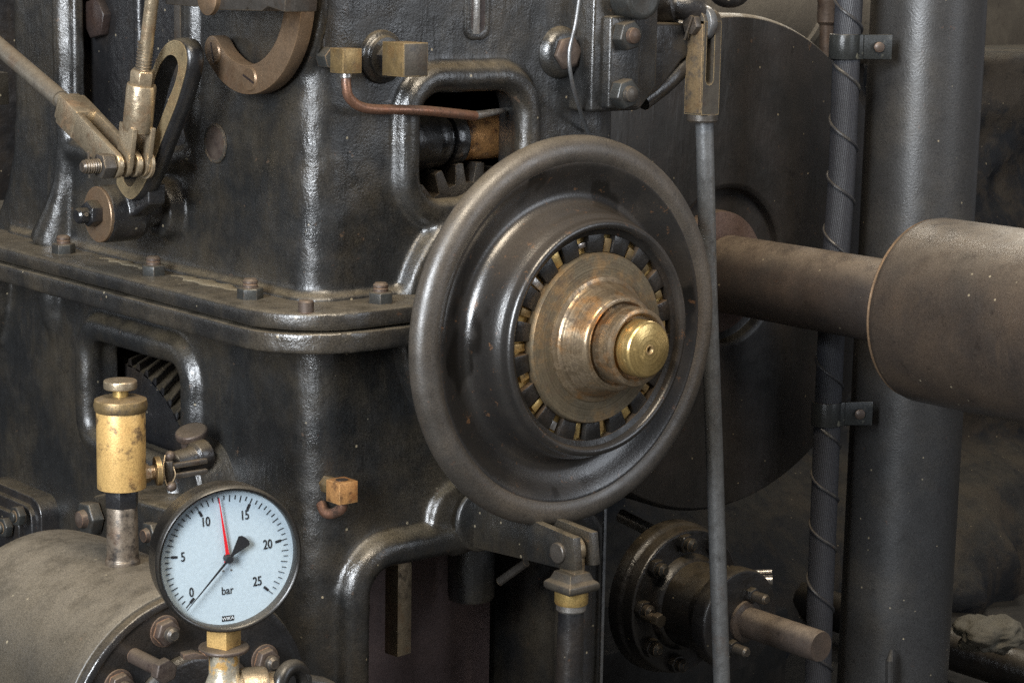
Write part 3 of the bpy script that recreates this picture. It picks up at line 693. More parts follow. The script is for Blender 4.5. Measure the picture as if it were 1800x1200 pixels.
obj('wall_nut', MB().ngon(Vector((mid.x, b.y-.001, mid.z+.002)), Y, .0115, YW-b.y+.004, 6, .2, .02), BRASSD, T, bevel=.0008)
obj('block_hole', MB().lathe(Vector((mid.x, mid.y, b.z-.001)), Z, [(.008, 0), (.008, .0016)], 20), INNER, T)
h = Vector((mid.x, mid.y, a.z+.002))
obj('hooked_stub', MB().tube(bez([h, h-Z*.010, h-Z*.019+Y*.012-X*.004, h-Z*.020+Y*.024-X*.008, h-Z*.012+Y*.036-X*.006]), .0068, 14), COPPER, T)
# copper pipe
CP = thing('copper_pipe', 'bent copper oil pipe running from the small brass block across the window bead', 'pipe', cp0)
pts = [cp0, F(609, 155, .108), F(614, 172, .108), F(630, 186, .108), F(655, 192, .108), F(700, 193, .108), F(750, 195, .108), F(800, 200, .112), F(835, 204, .118)]
obj('copper_run', MB().tube(bez(pts), .0062, 16), COPPER, CP)
obj('steel_end', MB().tube([F(832, 204, .118), F(850, 201, .125), F(897, 192, .17)], [.0058, .005, .0028], 14), SILVER, CP)

# ================================================================== ARC RING with slotted screws
AR = thing('arc_ring', 'brown bronze C-shaped arc plate held by two slotted screws on the left face', 'arc plate', (-.32, ringc.y, .29))
ro, ri = .122, .086; th0, th1 = math.radians(222-360+0), math.radians(100)
def YZ(t, r, x=XL-.012): return Vector((x, ringc.y-math.cos(t)*r*-1*-1, ringc.z+math.sin(t)*r))
# angles measured as seen from the left: t=0 to the right of picture (-Y), increasing counter-clockwise
def RP(t, r, x): return Vector((x, ringc.y-math.cos(t)*r, ringc.z+math.sin(t)*r))
ar = MB(); t0, t1 = math.radians(-137), math.radians(95); n = 48
outer = [RP(t0+(t1-t0)*k/n, ro, XL-.008) for k in range(n+1)]; inner = [RP(t0+(t1-t0)*k/n, ri, XL-.008) for k in range(n+1)]
cm = RP(t0, (ro+ri)/2, XL-.008); rr = (ro-ri)/2
d = (inner[0]-outer[0]).normalized(); tg = (outer[0]-outer[1]).normalized()
capp = [cm-d*rr*math.cos(t)+tg*rr*math.sin(t) for t in [pi*k/8 for k in range(1, 8)]]
loopA = outer[::-1]+capp+inner
ar.prism(loopA, (-.020, 0, 0)); obj('arc_plate', ar, BRONZE, AR, bevel=.0012)
for t in (math.radians(-134), math.radians(-84)):
    c = RP(t, (ro+ri)/2-.001, XL-.0275)
    s_ = obj('slotted_screw', MB().lathe(c, -X, [(.0155, 0), (.0155, .0012), (.0140, .0030)], 32), BRONZE, AR)
    sa = math.radians(20 if t > -2 else 75)
    Rm = Matrix.Rotation(sa, 3, 'X')
    obj('screw_slot', MB().box(c-X*.0031, (.0006, .026, .0028), Rm), INNER, s_)
TB = thing('top_bracket', 'brown-black forked bracket crossing the top edge above the arc ring', 'bracket', L(400, 20, -.34))
obj('bracket_arm', MB().prism([L(q[0], q[1], -.40) for q in ((285, -60), (290, 8), (340, 12), (362, 14), (385, 18), (460, 20), (470, 12), (500, 22), (505, -60))], (.045, 0, 0)), STEELB, TB, bevel=.002)
obj('pin_end', MB().lathe(L(371, -4, -.40), -X, [(.021, 0), (.021, .006), (.018, .008)], 32), BRONZE, TB)
obj('mount_lug', MB().box(L(400, -30, -.33), (.09, .05, .05)), BODYD, TB)

# ================================================================== LEFT LINKAGE
xf = -.4000
# slotted lever
SL = thing('slotted_lever', 'slim black slotted steel lever with tan worn face rising from a round clamp hub', 'lever', L(230, 400, -.3550))
def LL(pts, x): return [L(a_, b_, x) for a_, b_ in pts]
outl = [(318, 70), (328, 82), (332, 100), (331, 120), (324, 150), (313, 185), (300, 218), (287, 250), (274, 285), (262, 315), (250, 338), (236, 352), (222, 350), (209, 334), (203, 316),
        (215, 295), (228, 270), (238, 240), (246, 208), (254, 175), (262, 140), (272, 108), (286, 82), (302, 69)]
hole = [(305, 98), (312, 106), (314, 122), (308, 147), (299, 170), (288, 198), (276, 228), (264, 258), (253, 286), (242, 312), (231, 328), (222, 322), (219, 312), (232, 285), (244, 250), (254, 215), (263, 180), (272, 145), (283, 115), (295, 99)]
def smooth_loop(p, n=6):
    m = len(p); out = []
    for i in range(m):
        a_, b_, c_, d_ = [Vector((*p[(i+k) % m], 0)) for k in (-1, 0, 1, 2)]
        for k in range(n):
            t = k/n; q = .5*((2*b_)+(c_-a_)*t+(2*a_-5*b_+4*c_-d_)*t*t+(3*b_-a_-3*c_+d_)*t**3); out.append((q.x, q.y))
    return out
def resamp(p, n):
    P = [Vector((*q, 0)) for q in p]; P.append(P[0]); D = [0]
    for i in range(1, len(P)): D.append(D[-1]+(P[i]-P[i-1]).length)
    out = []; k = 0
    for i in range(n):
        d = D[-1]*i/n
        while D[k+1] < d: k += 1
        f = (d-D[k])/max(D[k+1]-D[k], 1e-9); q = P[k].lerp(P[k+1], f); out.append((q.x, q.y))
    return out
def inset(p, d):
    m = len(p); out = []
    for i in range(m):
        t = Vector((p[(i+1) % m][0]-p[i-1][0], p[(i+1) % m][1]-p[i-1][1])).normalized(); out.append((p[i][0]-t.y*d, p[i][1]+t.x*d))
    return out
O_ = resamp(smooth_loop(outl), 110); H_ = resamp(smooth_loop(hole), 110)
def at_x(pts, x): return [Vector((x, q.y, q.z)) for q in LL(pts, -.3900)]
sl_ = MB(); O2 = inset(O_, 2.2)
sl_.loft([at_x(O2, -.3900), at_x(O_, -.3875), at_x(inset(O_, -2), -.3810), at_x(inset(O_, -2), -.3740), at_x(O_, -.3690), at_x(O2, -.3670), at_x(H_, -.3670), at_x(H_, -.3900)], close=True)
obj('slotted_arm', sl_, BODYD, SL, sharp=50)
fc_ = MB(); fc_.loft([at_x(inset(O_, 3.0), -.3895), at_x(inset(O_, 3.0), -.3912), at_x(inset(H_, -.8), -.3912), at_x(inset(H_, -.8), -.3895)], close=True)
obj('brassy_face', fc_, LINKF, SL, sharp=40)
hubc = L(172, 377, -.4100)
hub = MB().lathe(hubc+X*.002, X, [(.0365, 0), (.0375, .003), (.0375, .050), (.035, .053), (.034, .058)], 48).lathe(hubc+X*.055, X, [(.022, 0), (.022, .07)], 32)
hub.prism([Vector((-.3830, q.y, q.z)) for q in LL([(206, 318), (224, 344), (242, 334), (256, 322), (256, 360), (230, 380), (200, 370)], -.3870)], (.026, 0, 0))
cast('clamp_hub', hub, BODYD, SL, voxel=.002, smooth=6, disp=.0006)
obj('hub_washer', MB().lathe(hubc, -X, [(.0365, -.004), (.0365, 0), (.0355, .001)], 48), BRONZE, SL)
n = obj('hub_nut', MB().ngon(hubc-X*.001-Z*-.002, -X, .0175, .016, 6, .5), BODYD, SL, bevel=.001)
obj('shaft_end', MB().lathe(hubc-X*.0165, -X, [(.0105, 0), (.0105, .012), (.008, .015)], 20), BODYD, n)
obj('cotter_pin', MB().tube([hubc-X*.024-Y*.014+Z*.003, hubc-X*.024+Y*.014-Z*.003], .0025, 8), STEELB, n)

piv = L(240, 288, -.4170); pv = lambda px: Vector((L(px, 288, 0).x, 0, 0))
def pvx(px):  # point on the pivot axis (parallel X through piv) near screen column px
    return Vector((piv.x+(px-240)/1385*1.03/.767*.98, piv.y, piv.z))
PV = thing('pivot_bolt', 'threaded pivot bolt with hex nut joining the two fork rods at the slotted lever', 'bolt', pvx(200)-Z*.02)
obj('bolt_shank', MB().cyl(pvx(176), pvx(262), .0085), STEELB, PV)
obj('threaded_end', MB().lathe(pvx(159), X, [(.0060, 0), (.0085, .003)]+[(.0092 if k % 2 else .0080, .005+k*.0016) for k in range(12)], 24), STEELB, PV)
obj('hex_nut', MB().ngon(pvx(184), X, .0165, .018, 6, .1), STEELB, PV, bevel=.0008)
obj('lock_washer', MB().lathe(pvx(246), X, [(.0165, 0), (.0165, .004)], 32).lathe(pvx(252), X, [(.0195, 0), (.0195, .004)], 32), STEELW, PV)
obj('split_pin', MB().tube([pvx(169)+Z*.019, pvx(170)-Z*.014], .0014, 8), STEELB, PV)
# diagonal rod with fork
fk_r = L(212, 283, piv.x+.0); 
DR = thing('diagonal_rod', 'round steel rod slanting in from the left into a flat-sided fork end', 'rod', L(110, 180, -.3650))
# axis in plane x = xd
xd = pvx(222).x
p_end = Vector((xd, piv.y, piv.z)); p_sh = L(118, 186, xd); p_far = L(-60, 32, xd)
ax_ = (p_sh-p_end).normalized(); nn = ax_.cross(X).normalized()
if nn.z < 0: nn = -nn
rotm = Matrix((ax_, X, nn)).transposed()
ln = (p_sh-p_end).length
obj('rod', MB().cyl(p_sh+ax_*.018, p_far, .0120).cyl(p_sh-ax_*.004, p_sh+ax_*.02, .0098), RODM, DR)
fk = MB()
def slab(mb, x0, x1, w0, w1, a0, a1):
    """flat cheek between along-axis a0 (near pivot) and a1, with rounded end at pivot"""
    out = []
    for k in range(9):
        t = -pi/2+pi*k/8; out.append(p_end+ax_*(-math.cos(t)*w0)+nn*(math.sin(t)*w0))
    out += [p_end+ax_*a1+nn*w1, p_end+ax_*a1-nn*w1]
    mb.prism([Vector((x0, q.y, q.z)) for q in out], (x1-x0, 0, 0))
slab(fk, xd-.017, xd-.009, .0165, .0190, 0, ln-.012)
slab(fk, xd+.010, xd+.018, .0165, .0190, 0, ln-.012)
obj('fork_cheeks', fk, STEELW, DR, bevel=.0015)
obj('fork_neck', MB().box(p_end+ax_*(ln-.030), (.046, .0355, .039), rotm).box(p_end+ax_*(ln-.004), (.014, .030, .034), rotm), STEELW, DR, bevel=.0025)
# upper rod with fork
UR = thing('upper_fork_rod', 'upright steel rod with thread, hex nut and round socket fork below the top bracket', 'rod', L(225, 280, -.3650))
xu = pvx(236).x
q_end = Vector((xu, piv.y, piv.z)); q_s = L(249, 150, xu); q_top = L(272, -40, xu)
au = (q_s-q_end).normalized(); lu = (q_s-q_end).length
obj('rod', MB().cyl(q_s, q_top, .0085), STEELW, UR)
obj('thread', MB().lathe(q_s+au*.01, au, [(.0102 if k % 2 else .0084, .0021*k) for k in range(22)], 20), STEELB, UR)
obj('lock_nut', MB().ngon(q_s, au, .0160, .020, 6, .3), STEELW, UR, bevel=.0008)
obj('socket', MB().lathe(q_s+au*.001, -au, [(.0175, 0), (.0185, .002), (.0185, lu*.55), (.0175, lu*.58)], 36), STEELW, UR)
f2 = MB()
for s_ in (-1, 1):
    nn2 = au.cross(X).normalized()
    out = [q_end-au*.016*math.cos(t)+nn2*.016*math.sin(t) for t in [-pi/2+pi*k/8 for k in range(9)]]+[q_end+au*lu*.5+nn2*.0175, q_end+au*lu*.5-nn2*.0175]
    f2.prism([Vector((xu+s_*.013-.0035, q.y, q.z)) for q in out], (.007, 0, 0))
obj('fork_cheeks', f2, STEELW, UR, bevel=.0015)

# ================================================================== BEARING BRACKET upper right
BK = thing('guide_bracket', 'black stepped guide bracket with two hex nuts at the top right of the housing', 'bracket', F(1090, 200, .1))
ya = YW-.045
def FQ(px0, py0, px1, py1, y):
    a = F(px0, py1, y); b = F(px1, py0, y); return a, b
a, b = FQ(1040, -20, 1160, 198, ya)
obj('back_plate', MB().prism([Vector((a.x, ya, b.z)), Vector((a.x, ya, a.z)), Vector((b.x-.03, ya, a.z)), Vector((b.x, ya, a.z+.03)), Vector((b.x, ya, b.z))], (0, .06, 0)), BODY, BK, bevel=.005, segs=3)
a2, b2 = FQ(1070, 28, 1128, 192, ya-.014)
obj('front_block', MB().box2(Vector((a2.x, ya-.014, a2.z)), Vector((b2.x, ya+.01, b2.z))), BODY, BK, bevel=.004, segs=3)
for px, py in ((1101, 62), (1096, 164)):
    p = F(px-6, py, ya-.014); n = obj('hex_nut', MB().ngon(p, -Y, .0205, .018, 6, .25), NUTM, BK, bevel=.001)
    obj('stud', MB().lathe(p-Y*.0175, -Y, [(.011, 0), (.010, .006), (.005, .009)], 20), RUSTY if py < 100 else STEELB, n)
p = F(1118, -6, ya-.02); obj('top_boss', MB().lathe(p+Y*.02, -Y, [(.030, 0), (.030, .035), (.024, .038), (.012, .036)], 32), NUTM, BK, bevel=.002)
obj('side_arm', MB().prism([F(q[0], q[1], .11) for q in ((1120, 40), (1210, 40), (1225, 90), (1200, 108), (1160, 160), (1120, 190))], (0, .03, 0)), BODYD, BK, bevel=.006, segs=3)
obj('brace', MB().tube([F(1128, 178, .125), F(1165, 150, .125), F(1226, 92, .125)], .014, 12), BODYD, BK)
BP = thing('wall_plug', 'round black boss with a flat brown hex plug left of the guide bracket', 'plug', F(1010, 120, .12))
pb_ = F(1003, 94, .118)
obj('boss', MB().lathe(Vector((pb_.x, YW+.01, pb_.z)), -Y, [(.037, 0), (.034, .014), (.029, .022), (.022, .025)], 40), BODY, BP)
obj('plug_face', MB().ngon(Vector((pb_.x, YW-.012, pb_.z)), -Y, .0225, .011, 6, .15, .3), RUSTY, BP, bevel=.001)
obj('control_wire', MB().tube(bez([F(1022, -30, .09), F(1012, 40, .085), F(1001, 90, .085), F(1003, 130, .085), F(1015, 180, .10), F(1034, 232, .135)], 10), .0026, 10), STEELG)
cw = bpy.data.objects['control_wire']; tag(cw, 'thin grey wire hanging down past the flat brown hex plug', 'wire')

# ================================================================== LONG CONTROL ROD
yr = .10
CR = thing('control_rod', 'long vertical grey steel rod with a slotted square fork head at its top', 'rod', F(1268, 1200, yr))
ra, rb = F(1238, 205, yr), F(1272, 1300, yr)
obj('rod_shaft', MB().tube([ra, F(1245, 500, yr), F(1256, 800, yr), rb], .0125, 20), STEELG, CR)
obj('end_nut', MB().lathe(F(1234, 214, yr), Z, [(.020, 0), (.0215, .002), (.0215, .010), (.02, .012)], 32), STEELB, CR)
e0, e1 = F(1232, 43, yr-.02), F(1233, 203, yr-.02)
xr_ = F(1266, 120, yr-.02).x; yl_ = L(1199, 120, e0.x).y
body = MB().box2(Vector((e1.x, yr-.02, e1.z)), Vector((xr_, yl_, e0.z+.004)))
cx_ = (F(1241, 120, yr-.02).x+F(1255, 120, yr-.02).x)/2; zt, zb_ = e0.z+.06, F(1248, 140, yr-.02).z
body = cut(body, [MB().prism([Vector((cx_-.0075, -.02, zt)), Vector((cx_+.0075, -.02, zt)), Vector((cx_+.0075, -.02, zb_))]+[Vector((cx_+.0075*math.cos(t), -.02, zb_-.0075*math.sin(t))) for t in [pi*k/6 for k in range(1, 6)]]+[Vector((cx_-.0075, -.02, zb_))], (0, .3, 0))])
obj('fork_head', body, BRASSK, CR, bevel=.0)
obj('fork_side_plate', MB().box2(Vector((e1.x-.0012, yr-.0185, e1.z+.002)), Vector((e1.x+.002, yl_-.0015, e0.z))), TARN, CR, bevel=.0005)
for xx in (e1.x, cx_+.0078):
    w_ = (cx_-.0078-e1.x) if xx == e1.x else (xr_-cx_-.0078)
    obj('fork_eye', MB().lathe(Vector((xx, (yr-.02+yl_)/2, e0.z+.002)), X, [((yl_-yr+.02)/2, 0), ((yl_-yr+.02)/2, w_)], 32), BRASSK, CR, bevel=.0008)
ey = Vector((e1.x, (yr-.02+yl_)/2, e0.z-.001))
obj('tongue', MB().lathe(ey+X*(cx_-e1.x-.0065)+Z*.002, X, [(.0225, 0), (.0235, .002), (.0235, .011), (.0225, .013)], 32), STEELG, CR, bevel=.001)
obj('pin_nut', MB().ngon(ey-X*.012, X, .0140, .012, 6, .2), STEELB, CR, bevel=.001)
obj('pin_cotter', MB().tube([ey-X*.014+Z*.012-Y*.008, ey-X*.014-Z*.020+Y*.006], .0018, 8), STEELB, CR)
RA = thing('rocker_arm', 'dark rocker arm with round knuckle reaching in at the top above the fork head', 'arm', F(1250, 0, .1))
obj('arm', MB().tube(bez([F(1140, 25, .16), F(1190, 10, .12), F(1235, 20, .10)]), [.024]*14+[.020]*15, 16), BODYD, RA)
obj('knuckle', MB().sphere(F(1282, -12, .13), .026, (1.2, 1, .8)), BODYD, RA)

# ================================================================== LEVER ARM UNDER WHEEL
xa = -.060
AM = thing('brake_arm', 'black flat lever arm with a forked end projecting from under the handwheel', 'lever arm', L(800, 960, xa))
obj('arm_root', MB().lathe(Vector((xa+.018, YW-.02, -.263)), -Y, [(.044, 0), (.044, .006), (.041, .009)], 32), BODY, AM, bevel=.003)
barp = [(808, 872), (1008, 937), (1008, 1002), (985, 1004), (815, 955)]
obj('near_bar', MB().prism([L(a_, b_, xa) for a_, b_ in ((812, 876), (905, 902), (1008, 946), (1012, 1003), (990, 1000), (812, 957))], (.012, 0, 0)), BODY, AM, bevel=.0012)
obj('far_bar', MB().prism([L(a_+32, b_-6, xa+.034) for a_, b_ in ((870, 888), (1008, 942), (1012, 1000), (975, 998), (870, 960))], (.011, 0, 0)), BODY, AM, bevel=.0012)
obj('web_block', MB().prism([L(a_+6, b_, xa+.008) for a_, b_ in ((815, 880), (930, 914), (930, 985), (815, 950))], (.032, 0, 0)), BODY, AM, bevel=.001)
pe = L(982, 971, xa)
obj('fork_pin', MB().lathe(pe+X*.001, -X, [(.0135, 0), (.0135, .004), (.012, .0055)], 28).cyl(pe, pe+X*.05, .010), STEELB, AM, bevel=.0005)
ce = pe+X*.023
SP = thing('spindle_joint', 'square-shouldered steel eye joint with brass collar hanging from the forked lever arm', 'joint', ce-Z*.10)
obj('eye', MB().lathe(ce-X*.0085, X, [(.0175, 0), (.0175, .017)], 28).box(ce-Z*.025, (.017, .030, .045)), STEELW, SP, bevel=.0015)
zt_ = F(1010, 1018, ce.y).z; zs_ = F(1010, 1043, ce.y-.02).z
obj('square_shoulder', MB().loft([[ce+X*sx_*w+Y*sy_*w+Z*(z_-ce.z) for sx_, sy_ in ((-1, -1), (1, -1), (1, 1), (-1, 1))] for w, z_ in ((.016, zt_+.012), (.020, zt_+.002), (.0255, zt_-.002), (.0255, zs_+.0015), (.023, zs_-.002))]), STEELW if False else BRASSK, SP, bevel=.0015)
obj('brass_collar', MB().lathe(ce+Z*(zs_-.0015-ce.z), -Z, [(.0205, 0), (.0215, .001), (.0215, .016), (.0205, .018)], 40), BRASS, SP)
obj('steel_ferrule', MB().lathe(ce+Z*(zs_-.0190-ce.z), -Z, [(.0190, 0), (.0190, .008), (.016, .011)], 40), SILVER, SP)
obj('spindle', MB().lathe(ce+Z*(zs_-.029-ce.z), -Z, [(.016, 0), (.017, .03), (.018, .25)], 32), BODYD, SP)

# things in the lower opening
IP = paint('shaded_interior_maroon', base=(.10, .070, .068), grime=(.16, .11, .10), rough=(.4, .6), dust=0, specks=False)  # raised maroon base paints in the tone of the shaded interior
obj('interior_lift_panel', MB().box2((-.27, .33, -.9), (.15, .34, -.06)), IP, HO)  # added panel, set well forward to brighten the dark lower opening
obj('square_bar', MB().box(F(700, 1060, .22)+Z*.01, (.026, .026, .16), Matrix.Rotation(.12, 3, 'Z')), STEELW, None, bevel=.002); tag(bpy.data.objects['square_bar'], 'upright square bar ending in the dark lower opening', 'bar')
obj('inner_post', MB().cyl(F(828, 900, .25), F(828, 1052, .25), .033), BODY, None, bevel=.006); tag(bpy.data.objects['inner_post'], 'short round black post stub hanging inside the lower opening', 'post')
obj('inner_stay', MB().tube([F(878, 1022, .2), F(925, 988, .16)], .006, 10), STEELB, None); tag(bpy.data.objects['inner_stay'], 'short slanting steel stay below the lever arm', 'stay')
obj('side_strip', MB().box2(F(1057, 1300, .105), F(1063, 880, .105)+Y*.004), STEELG, None, bevel=.0008); tag(bpy.data.objects['side_strip'], 'thin vertical steel strip down the right edge of the lower housing', 'strip')
obj('oily_guide_post', MB().cyl(F(1020, 1120, .10)-Z*.3, F(1010, 1080, .10)+Z*.08, .022), BODYD, None); tag(bpy.data.objects['oily_guide_post'], 'dark oily upright round post behind the spindle under the brass collar', 'post')

# ================================================================== DRUM, TUBE, WEIGHT
ta = Vector((.802, .51, -.056)); dc = F(1277, 468, .53); DRR = .422
DR_ = thing('round_drum', 'huge dark round drum standing upright behind the long control rod', 'drum', (dc.x, .7, dc.z-.415))
obj('drum_shell', MB().lathe(dc+Y*.35, -Y, [(.36, 0), (DRR, .01), (DRR, .338), (DRR-.006, .35), (.14, .35), (.132, .345), (.130, .33), (.10, .33)], 128), DRUMM, DR_, sharp=40, bevel=.002)
obj('socket_plate', MB().lathe(Vector((ta.x, dc.y+.022, ta.z)), -Y, [(.105, 0), (.103, .022), (.06, .024)], 64), SOCK, DR_, bevel=.002)
TU = thing('balance_tube', 'thick brown tube leaving the drum and carrying a fat drum weight at the right edge', 'tube', dc-Y*.1-Z*.06)
obj('tube', MB().cyl(ta, ta-Y*.45, .0655, seg=64), TUBEM, TU)
obj('joint_sleeve', MB().lathe(ta-Y*.378, -Y, [(.0655, 0), (.0690, .003), (.0690, .1)], 64), TUBEM, TU)
tw = ta-Y*.425
obj('fat_cover', MB().lathe(tw, -Y, [(.064, .0), (.126, .0005), (.134, .003), (.1395, .009), (.1415, .018), (.1415, .80), (.1, .81)], 96), LAG, TU, sharp=40)
obj('cover_edge_ring', MB().torus(tw-Y*.004, Y, .1365, .0022, 96, 10), BRONZE, TU)

# ================================================================== COLUMN + HOSE + CLAMPS
ca, cb = F(1636, -60, .34), F(1563, 1290, .34)
CO = obj('pipe_column', MB().tube([ca, (ca+cb)/2, cb], .0955, 96), PIPEP); tag(CO, 'wide upright black pipe column with orange-peel paint right of the ribbed hose', 'pipe')
yh = .345
hp = [F(1496, -60, yh), F(1488, 90, yh), F(1480, 300, yh), F(1466, 500, yh), F(1456, 700, yh), F(1448, 900, yh), F(1440, 1100, yh), F(1437, 1290, yh)]
HS = thing('ribbed_hose', 'black ribbed cable hose wound with thin wire running down beside the column', 'hose', hp[-1])
path = bez(hp, 24)
me_ = MB(); seg = 120; loops = []; u = None; attr = []
for i, p in enumerate(path):
    t = (path[min(i+1, len(path)-1)]-path[max(i-1, 0)]).normalized()
    if u is None: _, u, _v = basis(t)
    u = (u-t*u.dot(t)).normalized(); v = t.cross(u)
    lp = []
    for k in range(seg):
        th = 2*pi*k/seg+ i*.035; rr_ = .0215+(.0007 if k % 3 == 0 else -.0004); lp.append(p+(u*math.cos(th)+v*math.sin(th))*rr_)
    loops.append(lp)
me_.loft(loops); ho_ = obj('hose_body', me_, HOSE, HS, sharp=180)
ratt = ho_.data.attributes.new('rib', 'FLOAT', 'POINT')
for i in range(len(ho_.data.vertices)): ratt.data[i].value = 1. if (i % seg) % 3 == 0 else .2
wp = []; u = None; tot = 0
for i, p in enumerate(path):
    t = (path[min(i+1, len(path)-1)]-path[max(i-1, 0)]).normalized()
    if u is None: _, u, _v = basis(t)
    u = (u-t*u.dot(t)).normalized(); v = t.cross(u)
    if i: tot += (path[i]-path[i-1]).length
    th = -tot/.098*2*pi+1.2; wp.append((p, u, v, tot))
fine = []
for i in range(len(wp)-1):
    for k in range(4):
        f = k/4; p = wp[i][0].lerp(wp[i+1][0], f); d = wp[i][3]*(1-f)+wp[i+1][3]*f; th = -d/.098*2*pi+2.2
        th += .5*math.sin(d*11)+.25*math.sin(d*23+1); fine.append(p+(wp[i][1]*math.cos(th)+wp[i][2]*math.sin(th))*.0228)
obj('wound_wire', MB().tube(fine, .0027, 8), HOSEW, HS)
def clamp(px, py, w, label):
    c = F(px, py, yh); T = thing('hose_clamp', label, 'clamp', c-Z*.02, 'pipe clamps holding the ribbed hose to the column')
    hz = .020; cm_ = MB(); r = .0245
    d = Vector((.767, -.64, 0)); bk = Vector((-.64, -.767, 0)); out = []
    for k in range(13):
        t = math.radians(200-k*180/12); out.append(c+d*r*math.cos(t)+bk*r*math.sin(t))
    out += [c+d*.030+bk*.006, c+d*.031+bk*.002, c+d*.078-bk*.004]
    inn = [c+(q-c)*.90 if i < 13 else q-bk*.0035 for i, q in enumerate(out)]
    loop = out+inn[::-1]
    cm_.prism([q-Z*hz for q in loop], (0, 0, 2*hz)); obj('strap', cm_, CLAMPM, T, bevel=.0012)
    sc = c+d*.056+bk*.002
    obj('screw', MB().lathe(sc, bk, [(.0085, 0), (.0080, .003), (.004, .005)], 20), RUSTY, T)
clamp(1484, 82, 0, 'upper black strap clamp with flaking paint screwing the hose to the column')
clamp(1452, 726, 0, 'lower greyish strap clamp holding the hose to the column below the brown tube')
for ob_ in [o for o in bpy.data.objects if o.name.startswith('hose_clamp')]: pass

LG_ = obj('weld_lug', MB().tube([F(1563, 1300, .25), F(1564, 1160, .25), F(1567, 1142, .256)], [.008, .007, .003], 10), PIPEP); tag(LG_, 'small black vertical lug standing proud of the wide column at the bottom edge', 'lug')

# ================================================================== STUFFING BOX bottom right
yf = .46
fc = F(1205, 1056, yf)
SB = thing('stuffing_box', 'greasy black flanged stuffing box ringed with studs and a brown shaft at lower right', 'gland housing', fc-Z*.13)
obj('main_flange', MB().lathe(fc+Y*.05, -Y, [(.129, 0), (.129, .022), (.126, .026), (.123, .030), (.123, .048), (.119, .052), (.07, .052)], 80), BODYD, SB, bevel=.002, sharp=40)
fr = fc-Y*.002
obj('neck', MB().lathe(fr, -Y, [(.082, 0), (.078, .012), (.072, .016), (.070, .07), (.066, .10), (.060, .11)], 64), BODYD, SB, sharp=40)
nb = 9
for k in range(nb):
    t = 2*pi*(k+.42)/nb; p = fr+Vector((math.cos(t)*.104, 0, math.sin(t)*.104))
    n = obj('flange_nut', MB().ngon(p, -Y, .0165, .013, 6, .2+k), BODYD, SB, bevel=.001)
    obj('stud', MB().lathe(p-Y*.0125, -Y, [(.0115, 0), (.0115, .010), (.006, .015)], 20), NUTM, n)
gc_ = F(1303, 1090, yf-.17)
obj('gland_flange', MB().lathe(gc_+Y*.035, -Y, [(.068, 0), (.081, .003), (.083, .008), (.083, .030), (.080, .035), (.03, .036)], 64), BODYD, SB, bevel=.002, sharp=40)
obj('gland_neck', MB().cyl(gc_+Y*.035, fr-Y*.05, .050, seg=48), BODYD, SB)
for px, py in ((1334, 1050), (1300, 1142)):
    p = F(px-16, py-6, yf-.17); n = obj('gland_nut', MB().ngon(p, -Y, .013, .012, 6, .3), BODYD, SB, bevel=.001)
    obj('stud', MB().lathe(p-Y*.011, -Y, [(.0085, 0), (.0085, .024), (.006, .027)], 20), STEELB, n)
obj('gland_shaft', MB().lathe(gc_+Vector((.008, .0, -.002)), -Y, [(.0245, -.04), (.0245, .158), (.0235, .164), (.004, .164)], 40).lathe(gc_+Vector((.008, 0, -.002)), -Y, [(.034, 0), (.034, .006), (.028, .010)], 32), TUBEM, SB)
ln_ = F(1152, 1088, yf-.04)
obj('oil_nipple', MB().lathe(fr+(ln_-fr)*1+Y*.0, -Y, [(.0085, -.04), (.0085, 0)], 16).ngon(ln_, -Y, .0125, .014, 6, .3), BRASSK, SB, bevel=.0008)
HB = thing('handle_bar', 'short pale double steel bar poking right behind the long rod', 'bar', F(1320, 1012, .4))
obj('bar', MB().cyl(F(1270, 1020, .42), F(1358, 1019, .36), .0085).cyl(F(1270, 1008, .43), F(1357, 1004, .37), .0045), SILVER, HB)

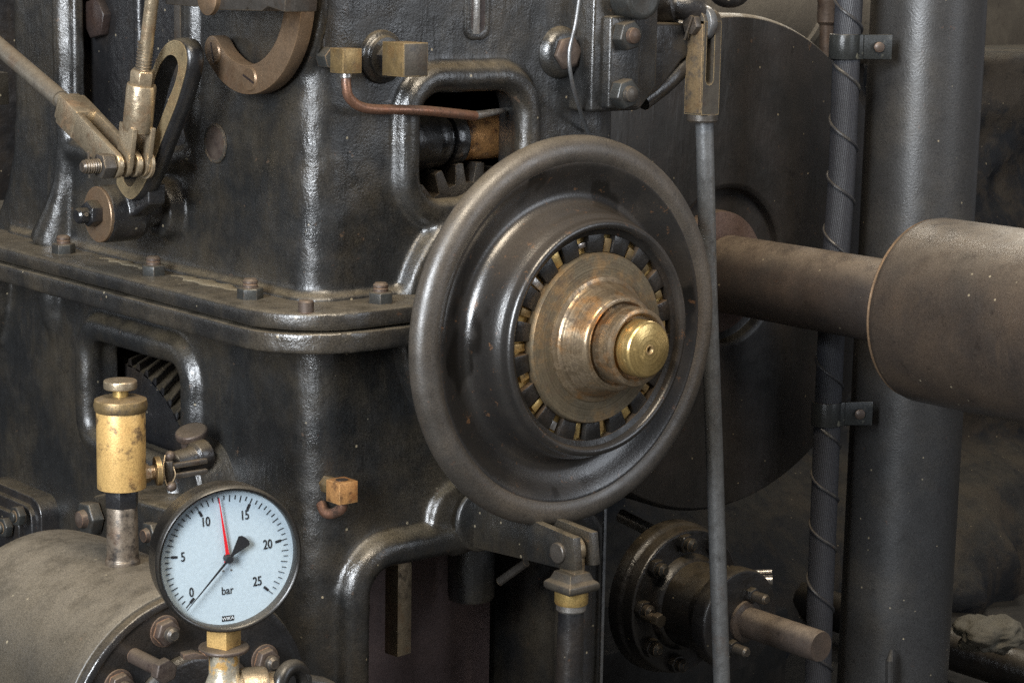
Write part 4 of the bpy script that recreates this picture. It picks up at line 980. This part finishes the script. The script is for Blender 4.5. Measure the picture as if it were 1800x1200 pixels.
# ================================================================== BACKGROUND THINGS
DU = obj('lagged_duct', MB().lathe(F(1200, -60, 1.5)-X*.3, (1, .0, -.02), [(.21, 0), (.21, .55), (.218, .552), (.218, .57), (.21, .572), (.21, 1.05)], 64), WALLU)
tag(DU, 'pale beige lagged duct running behind the top of the drum', 'duct')
SPp = thing('capped_pipe', 'small upright brown capped pipe just left of the hose at the top edge', 'pipe', F(1452, 90, .6))
obj('pipe', MB().cyl(F(1452, 140, .62), F(1453, 40, .62), .0125), RUSTY, SPp)
obj('cap', MB().lathe(F(1453, 45, .62), Z, [(.0125, 0), (.0175, .006), (.0175, .040), (.0185, .042), (.0185, .048)], 24), RUSTY, SPp)
rp = G(1738, 1112, -.86); rm_ = MB(); bmesh.ops.create_icosphere(rm_.bm, subdivisions=5, radius=.075, matrix=Matrix.Translation(rp))
for v_ in rm_.bm.verts:
    d_ = v_.co-rp; k_ = .80+.30*mn.fractal(d_.normalized()*1.3+Vector((3, 1, 2)), 1.1, 2.1, 4); v_.co = rp+Vector((d_.x*1.2*k_, d_.y*k_, d_.z*.65*k_))
RU = obj('rubble_lump', rm_, ROCKP, sharp=60); tag(RU, 'pale jagged lump of rubble or rag at the foot of the rough wall, bottom right', 'rubble')
GBk = obj('concrete_plinth', MB().box2((.75, .98, -1.1), (1.5, 1.22, -.88)), FLO, None, bevel=.01); tag(GBk, 'low grey-green concrete plinth behind the stuffing box', 'plinth')
PR = obj('back_pipe', MB().cyl(F(1090, 905, .7), F(1160, 940, .62), .012), SILVER); tag(PR, 'thin pale pipe slanting behind the strip below the handwheel', 'pipe')
LP = obj('ground_pipe', MB().cyl((1.9, -.5, -1.02), (1.9, 2.6, -1.02), .045), BODYD); tag(LP, 'dark pipe lying on the floor at the bottom right', 'pipe')

RH = obj('dark_backdrop_box', MB().box2((-3.2, 1.7, -1.1), (.55, 2.6, 1.6)), BODYD, None, bevel=.02); tag(RH, 'tall black box added to darken the background past the left end of the engine casting', 'backdrop')  # black box added so the background left of the casing stays dark
